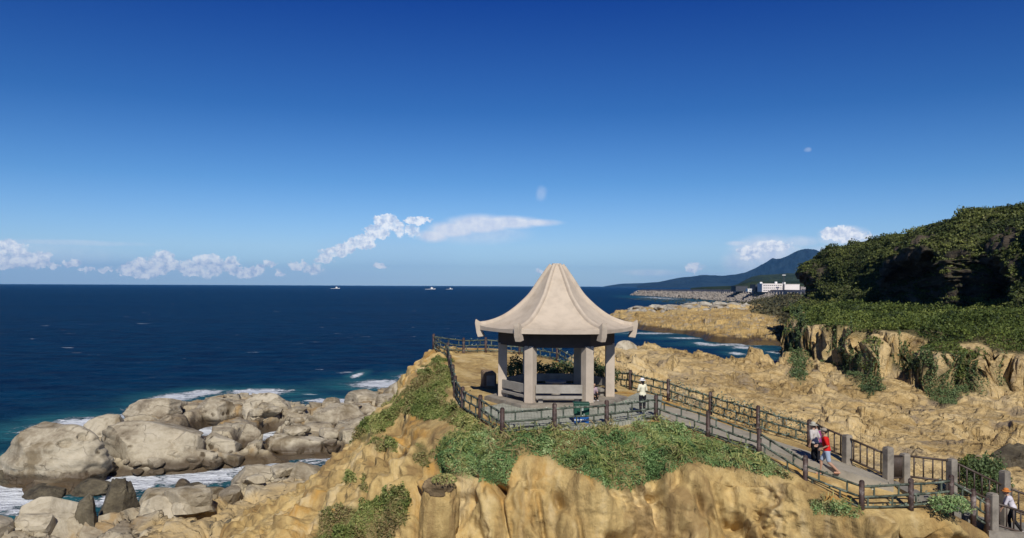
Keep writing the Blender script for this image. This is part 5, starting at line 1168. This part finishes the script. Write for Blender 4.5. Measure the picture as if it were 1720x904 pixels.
def person(label, loc, rz, height=1.65, lean=0.0, arms=None, legs=None, shirt=(0.5, 0.5, 0.5), pants=(0.03, 0.03, 0.03), shorts=False, hat=None, hat_brim=True, sit=False, sleeve=0.75, female=False, shoe=(0.6, 0.6, 0.6), bag=None, skirt=False, group='visitors on the headland', turn=0.0):
    k = height/1.65; t = thing('person', label, 'person', loc, rz, group); t.scale = (k, k, k)
    ph = 0.50 if sit else 0.90
    def up_body(x, z):   # the torso leans forward (towards -y) about the hips
        dz = z-0.90; return Vector((x, -math.sin(lean)*dz, ph+math.cos(lean)*dz))
    pel, wai, che, nck, hed = up_body(0, 0.92), up_body(0, 1.08), up_body(0, 1.28), up_body(0, 1.43), up_body(0, 1.545)
    hed = hed+Vector((0, -0.015, 0)); sw = 0.155 if female else 0.175
    sh = {s: up_body(s*sw, 1.37) for s in (-1, 1)}; hip = {s: Vector((s*0.085, 0, ph-0.02)) for s in (-1, 1)}
    arms = arms or {-1: ((-0.24, 0.02, 1.12), (-0.25, -0.05, 0.87)), 1: ((0.24, 0.02, 1.12), (0.25, -0.05, 0.87))}
    legs = legs or {-1: ((-0.10, -0.02, 0.48), (-0.10, 0.0, 0.075)), 1: ((0.10, -0.02, 0.48), (0.10, 0.0, 0.075))}
    B = [(pel+Vector((-.05, 0, 0)), .115, pel+Vector((.05, 0, 0)), .115), (pel, .12, wai, .105), (wai, .105, che, .12), (che+Vector((-.06, 0, .02)), .105, che+Vector((.06, 0, .02)), .105), (sh[-1], .055, sh[1], .055), (che, .10, nck, .06), (nck, .05, hed, .055)]
    # head: skull, jaw, nose, ears
    hx = Vector((math.sin(turn), -math.cos(turn), 0)); sd_ = Vector((hx.y, -hx.x, 0))*-1
    B += [(hed+Vector((0, 0, .035))-hx*0.02, .088, hed+Vector((0, 0, .03))+hx*0.012, .082), (hed+hx*0.025+Vector((0, 0, -.045)), .052, hed+hx*0.045+Vector((0, 0, -.06)), .038), (hed+hx*0.092+Vector((0, 0, .012)), .009, hed+hx*0.112+Vector((0, 0, -.012)), .013)]
    for s in (-1, 1): B.append((hed+sd_*s*0.086+Vector((0, 0, .015)), .014, hed+sd_*s*0.092+Vector((0, 0, -.01)), .012))
    H = []
    for s in (-1, 1):
        e, w_ = Vector(arms[s][0]), Vector(arms[s][1])
        if sit: pass
        B += [(sh[s], .050, e, .038), (e, .037, w_, .025)]
        d = (w_-e).normalized(); inn = Vector((-s, 0, 0)); inn = (inn-d*inn.dot(d)).normalized(); ac = d.cross(inn).normalized(); pm = w_+d*0.085
        B += [(w_+d*0.02-ac*.015, .020, pm-ac*.028, .017), (w_+d*0.02+ac*.015, .020, pm+ac*.028, .017)]
        for fi, (o_, ln) in enumerate(((-.033, .058), (-.011, .070), (.011, .074), (.033, .066))):
            b0 = pm+ac*o_; b1 = b0+d*ln*0.55+inn*0.008; b2 = b1+d*ln*0.38+inn*0.024; B += [(b0, .0105, b1, .0095), (b1, .0095, b2, .0085)]
        th = w_+d*0.03+ac*.03*(-1 if d.y < 0 else 1); B += [(th, .013, th+d*0.035+inn*0.022+ac*0.02*(-1 if d.y < 0 else 1), .011), (th+d*0.035+inn*0.022+ac*0.02*(-1 if d.y < 0 else 1), .011, th+d*0.062+inn*0.03+ac*0.015*(-1 if d.y < 0 else 1), .0095)]
        kn, an = Vector(legs[s][0]), Vector(legs[s][1])
        B += [(hip[s], .088, kn, .056), (kn, .054, kn.lerp(an, 0.3)+Vector((0, .012, 0)), .055), (kn.lerp(an, 0.3)+Vector((0, .012, 0)), .053, an, .036), (an, .036, an+Vector((0, -0.11, -0.035)), .03)]
    fuse('body', B, 0.0085, M_skin, t, 1)
    for s in (-1, 1):
        bm = bmesh.new(); add_sphere(bm, hed+hx*0.083+sd_*s*0.032+Vector((0, 0, .022)), 0.011, seg=8); bm_obj('eye', bm, M_eye, t, True)
    fuse('mouth', [(hed+hx*0.080+sd_*-.018+Vector((0, 0, -.048)), .006, hed+hx*0.080+sd_*.018+Vector((0, 0, -.048)), .006)], 0.004, plain('lip', (0.3, 0.12, 0.10), 0.5, 0.03, 5), t, 0)
    hb = hed+Vector((0, 0, .052))-hx*0.030
    fuse('hair', [(hb-hx*0.005, .093, hb+hx*0.012+Vector((0, 0, .008)), .09)]+([(hb-hx*0.04, .07, hb-hx*0.06+Vector((0, 0, -.16)), .045)] if female else []), 0.012, M_hair, t)
    # clothes
    C = [(pel+Vector((-.055, 0, .03)), .128, pel+Vector((.055, 0, .03)), .128), (pel, .135, wai, .125), (wai, .125, che, .137), (che+Vector((-.065, 0, .02)), .120, che+Vector((.065, 0, .02)), .120), (sh[-1]+Vector((0, 0, -.005)), .066, sh[1]+Vector((0, 0, -.005)), .066)]
    for s in (-1, 1): e = Vector(arms[s][0]); w_ = Vector(arms[s][1]); C.append((sh[s], .066, sh[s].lerp(e, min(1, sleeve)), .056)); C += [(e, .052, e.lerp(w_, sleeve-1), .042)] if sleeve > 1 else []
    fuse('shirt', C, 0.014, cloth(shirt), t)
    D = [(pel+Vector((-.045, 0, -.02)), .127, pel+Vector((.045, 0, -.02)), .127)]
    for s in (-1, 1):
        kn, an = Vector(legs[s][0]), Vector(legs[s][1]); D += [(hip[s], .103, kn if not shorts else hip[s].lerp(kn, .8), .074 if not shorts else .085)]
        if not shorts: D += [(kn, .072, kn.lerp(an, .92), .055)]
    fuse('trousers' if not shorts else 'shorts', D, 0.014, cloth(pants), t)
    for s in (-1, 1):
        an = Vector(legs[s][1]); fuse('shoe', [(an+Vector((0, .025, -.030)), .043, an+Vector((0, -.13, -.042)), .034)], 0.01, cloth(shoe), t)
    if hat:
        bm = bmesh.new(); hc = hed+Vector((0, 0, .075))-hx*0.01; add_tube(bm, hc, hc+Vector((0, 0, .075)), .108, .088, 20); add_sphere(bm, hc+Vector((0, 0, .07)), .089, (1, 1, .45), 16)
        bm_obj('hat', bm, cloth(hat), t, True)
        if hat_brim:
            bm = bmesh.new(); add_tube(bm, hc+Vector((0, 0, -.02)), hc+Vector((0, 0, .012)), .185, .11, 24); bm_obj('hat_brim', bm, cloth(hat), t, True)
        else:
            bm = bmesh.new(); add_sphere(bm, hc+hx*0.12, 0.085, (.95, .95, .12), 14); bm_obj('hat_brim', bm, cloth(hat), t, True)
    return t
z_t = 11.10
person('person in a wide white sun hat and pale yellow top beside the front fence corner', (6.05, 37.1, z_t), R(200), 1.60, lean=0.05, hat=(0.78, 0.75, 0.72), shirt=(0.74, 0.70, 0.52), pants=(0.02, 0.02, 0.025), sleeve=1.7, female=True,
       arms={-1: ((-0.22, -0.02, 1.14), (-0.16, -0.20, 1.02)), 1: ((0.22, -0.02, 1.14), (0.14, -0.22, 1.05))})
person('person in a bright red shirt and light blue shorts striding up the path', (12.42, 31.6, z_at(12.42, 31.6)+0.06), R(250), 1.80, lean=0.16, shirt=(0.62, 0.018, 0.015), pants=(0.35, 0.42, 0.52), shorts=True, hat=(0.33, 0.28, 0.22), hat_brim=False, sleeve=0.85, shoe=(0.55, 0.3, 0.2),
       arms={-1: ((-0.22, -0.10, 1.12), (-0.17, -0.30, 1.05)), 1: ((0.23, 0.02, 1.12), (0.20, -0.18, 1.0))}, legs={-1: ((-0.10, -0.20, 0.50), (-0.10, -0.22, 0.075)), 1: ((0.10, 0.06, 0.49), (0.10, 0.38, 0.19))})
person('person in a loose light grey shirt and black trousers left of the red shirt', (12.22, 32.35, z_at(12.22, 32.35)+0.05), R(215), 1.72, lean=0.12, shirt=(0.50, 0.46, 0.43), pants=(0.012, 0.012, 0.014), sleeve=1.2, hat=(0.42, 0.40, 0.33), hat_brim=True,
       legs={-1: ((-0.10, -0.16, 0.49), (-0.10, -0.16, 0.075)), 1: ((0.10, 0.02, 0.49), (0.10, 0.24, 0.11))})
person('person in plum coloured top half hidden between the grey and red shirts', (12.50, 32.7, z_at(12.5, 32.7)+0.05), R(235), 1.56, lean=0.1, shirt=(0.30, 0.06, 0.20), pants=(0.015, 0.015, 0.02), sleeve=1.0, female=True)
person('person in a white shirt and orange hat bending on the lower stairs', (19.75, 31.6, 7.42), R(240), 1.66, lean=0.38, shirt=(0.62, 0.58, 0.62), pants=(0.02, 0.02, 0.022), hat=(0.55, 0.20, 0.05), sleeve=0.9,
       arms={-1: ((-0.22, -0.30, 1.06), (-0.18, -0.42, 0.85)), 1: ((0.22, -0.28, 1.06), (0.20, -0.42, 0.84))}, legs={-1: ((-0.10, -0.14, 0.49), (-0.10, -0.10, 0.075)), 1: ((0.10, 0.02, 0.48), (0.10, 0.28, 0.09))})
person('person in dark clothes sitting in the shade inside the pavilion', (4.15, 42.9, FLOOR-0.02), R(-75), 1.62, lean=0.12, sit=True, shirt=(0.16, 0.15, 0.20), pants=(0.02, 0.02, 0.03), sleeve=0.8,
       arms={-1: ((-0.21, -0.12, 0.75), (-0.13, -0.36, 0.60)), 1: ((0.21, -0.12, 0.75), (0.13, -0.36, 0.60))}, legs={-1: ((-0.12, -0.42, 0.48), (-0.12, -0.42, 0.075)), 1: ((0.12, -0.42, 0.48), (0.12, -0.40, 0.075))})
person('person in a dusky pink shirt sitting low at the open side of the pavilion', (4.1, 40.6, FLOOR-0.30), R(20), 1.55, lean=0.2, sit=True, shirt=(0.40, 0.30, 0.33), pants=(0.02, 0.02, 0.02), sleeve=0.8, female=True,
       arms={-1: ((-0.21, -0.12, 0.75), (-0.13, -0.36, 0.62)), 1: ((0.21, -0.12, 0.75), (0.13, -0.36, 0.62))}, legs={-1: ((-0.12, -0.36, 0.66), (-0.12, -0.30, 0.375)), 1: ((0.12, -0.36, 0.66), (0.12, -0.28, 0.375))})

# ------------------------------------------------------------------ bushes near the stairs
def bush(px, py, Y, r, hgt, label, n=2600, size=0.13, mat=None):
    c = P(px, py, Y); t = thing('bush', label, 'bush', c)
    dv = RNG.normal(size=(n, 3)); dv /= np.linalg.norm(dv, axis=1, keepdims=True); dv[:, 2] = np.abs(dv[:, 2])
    lob = 1+0.35*fbm(dv[:, 0]*2+px, dv[:, 1]*2, dv[:, 2]*2, oct=3, seed=500); rr = RNG.uniform(0.45, 1.0, (n, 1))**0.5*lob[:, None]
    p = dv*rr*np.array([r, r, hgt]); lo = leaf_cloud('foliage', p, dv, size, mat or M_creep, None, None); lo.parent = t
    bm = bmesh.new()
    for k in range(5):
        a = k*1.26; add_tube(bm, (0, 0, -0.3), (math.cos(a)*r*0.5, math.sin(a)*r*0.5, hgt*0.65), 0.035, 0.012, 6)
    bm_obj('stem', bm, M_iron, t)
bush(1652, 830, 36.5, 1.0, 1.7, 'dark green bush behind the railing of the stairs', 4200, 0.13)
bush(1596, 852, 29.2, 0.75, 0.40, 'bright green low plant at the foot of the curved fence', 1600, 0.10, M_leaf)
bush(1640, 800, 41.0, 1.3, 1.0, 'olive scrub on the rocks behind the stair railing', 2600, 0.16, M_shelf)
boulder(1708, 806, 70, 62, 'rock mass darkened to stand in for the shaded hollow at the right edge behind the stairs', z0=5.4, seed=61, mat=M_darkrock, sub=6, amp=.3, sq=.6, depth=.6, group=None, pits=((-12, 12, .5, .45), (20, 30, .3, .3)))  # dark stone colour paints the black shade of the hollow
boulder(1665, 800, 52, 34, 'olive brown boulder left of the dark rock mass behind the bush', z0=5.6, seed=62, mat=M_field, sub=5, amp=.2, group=None)

bush(905, 640, 48.0, 1.5, 1.15, 'dark low bush behind the left bench of the pavilion', 3000, 0.14)
bush(950, 640, 49.0, 1.6, 1.1, 'dark low bush seen through the middle of the pavilion', 3000, 0.14)
bush(1000, 640, 47.5, 1.4, 1.2, 'dark low bush behind the open side of the pavilion', 3000, 0.14)
bush(868, 640, 47.0, 0.8, 1.5, 'upright dark bush behind the left column of the pavilion', 1800, 0.14)
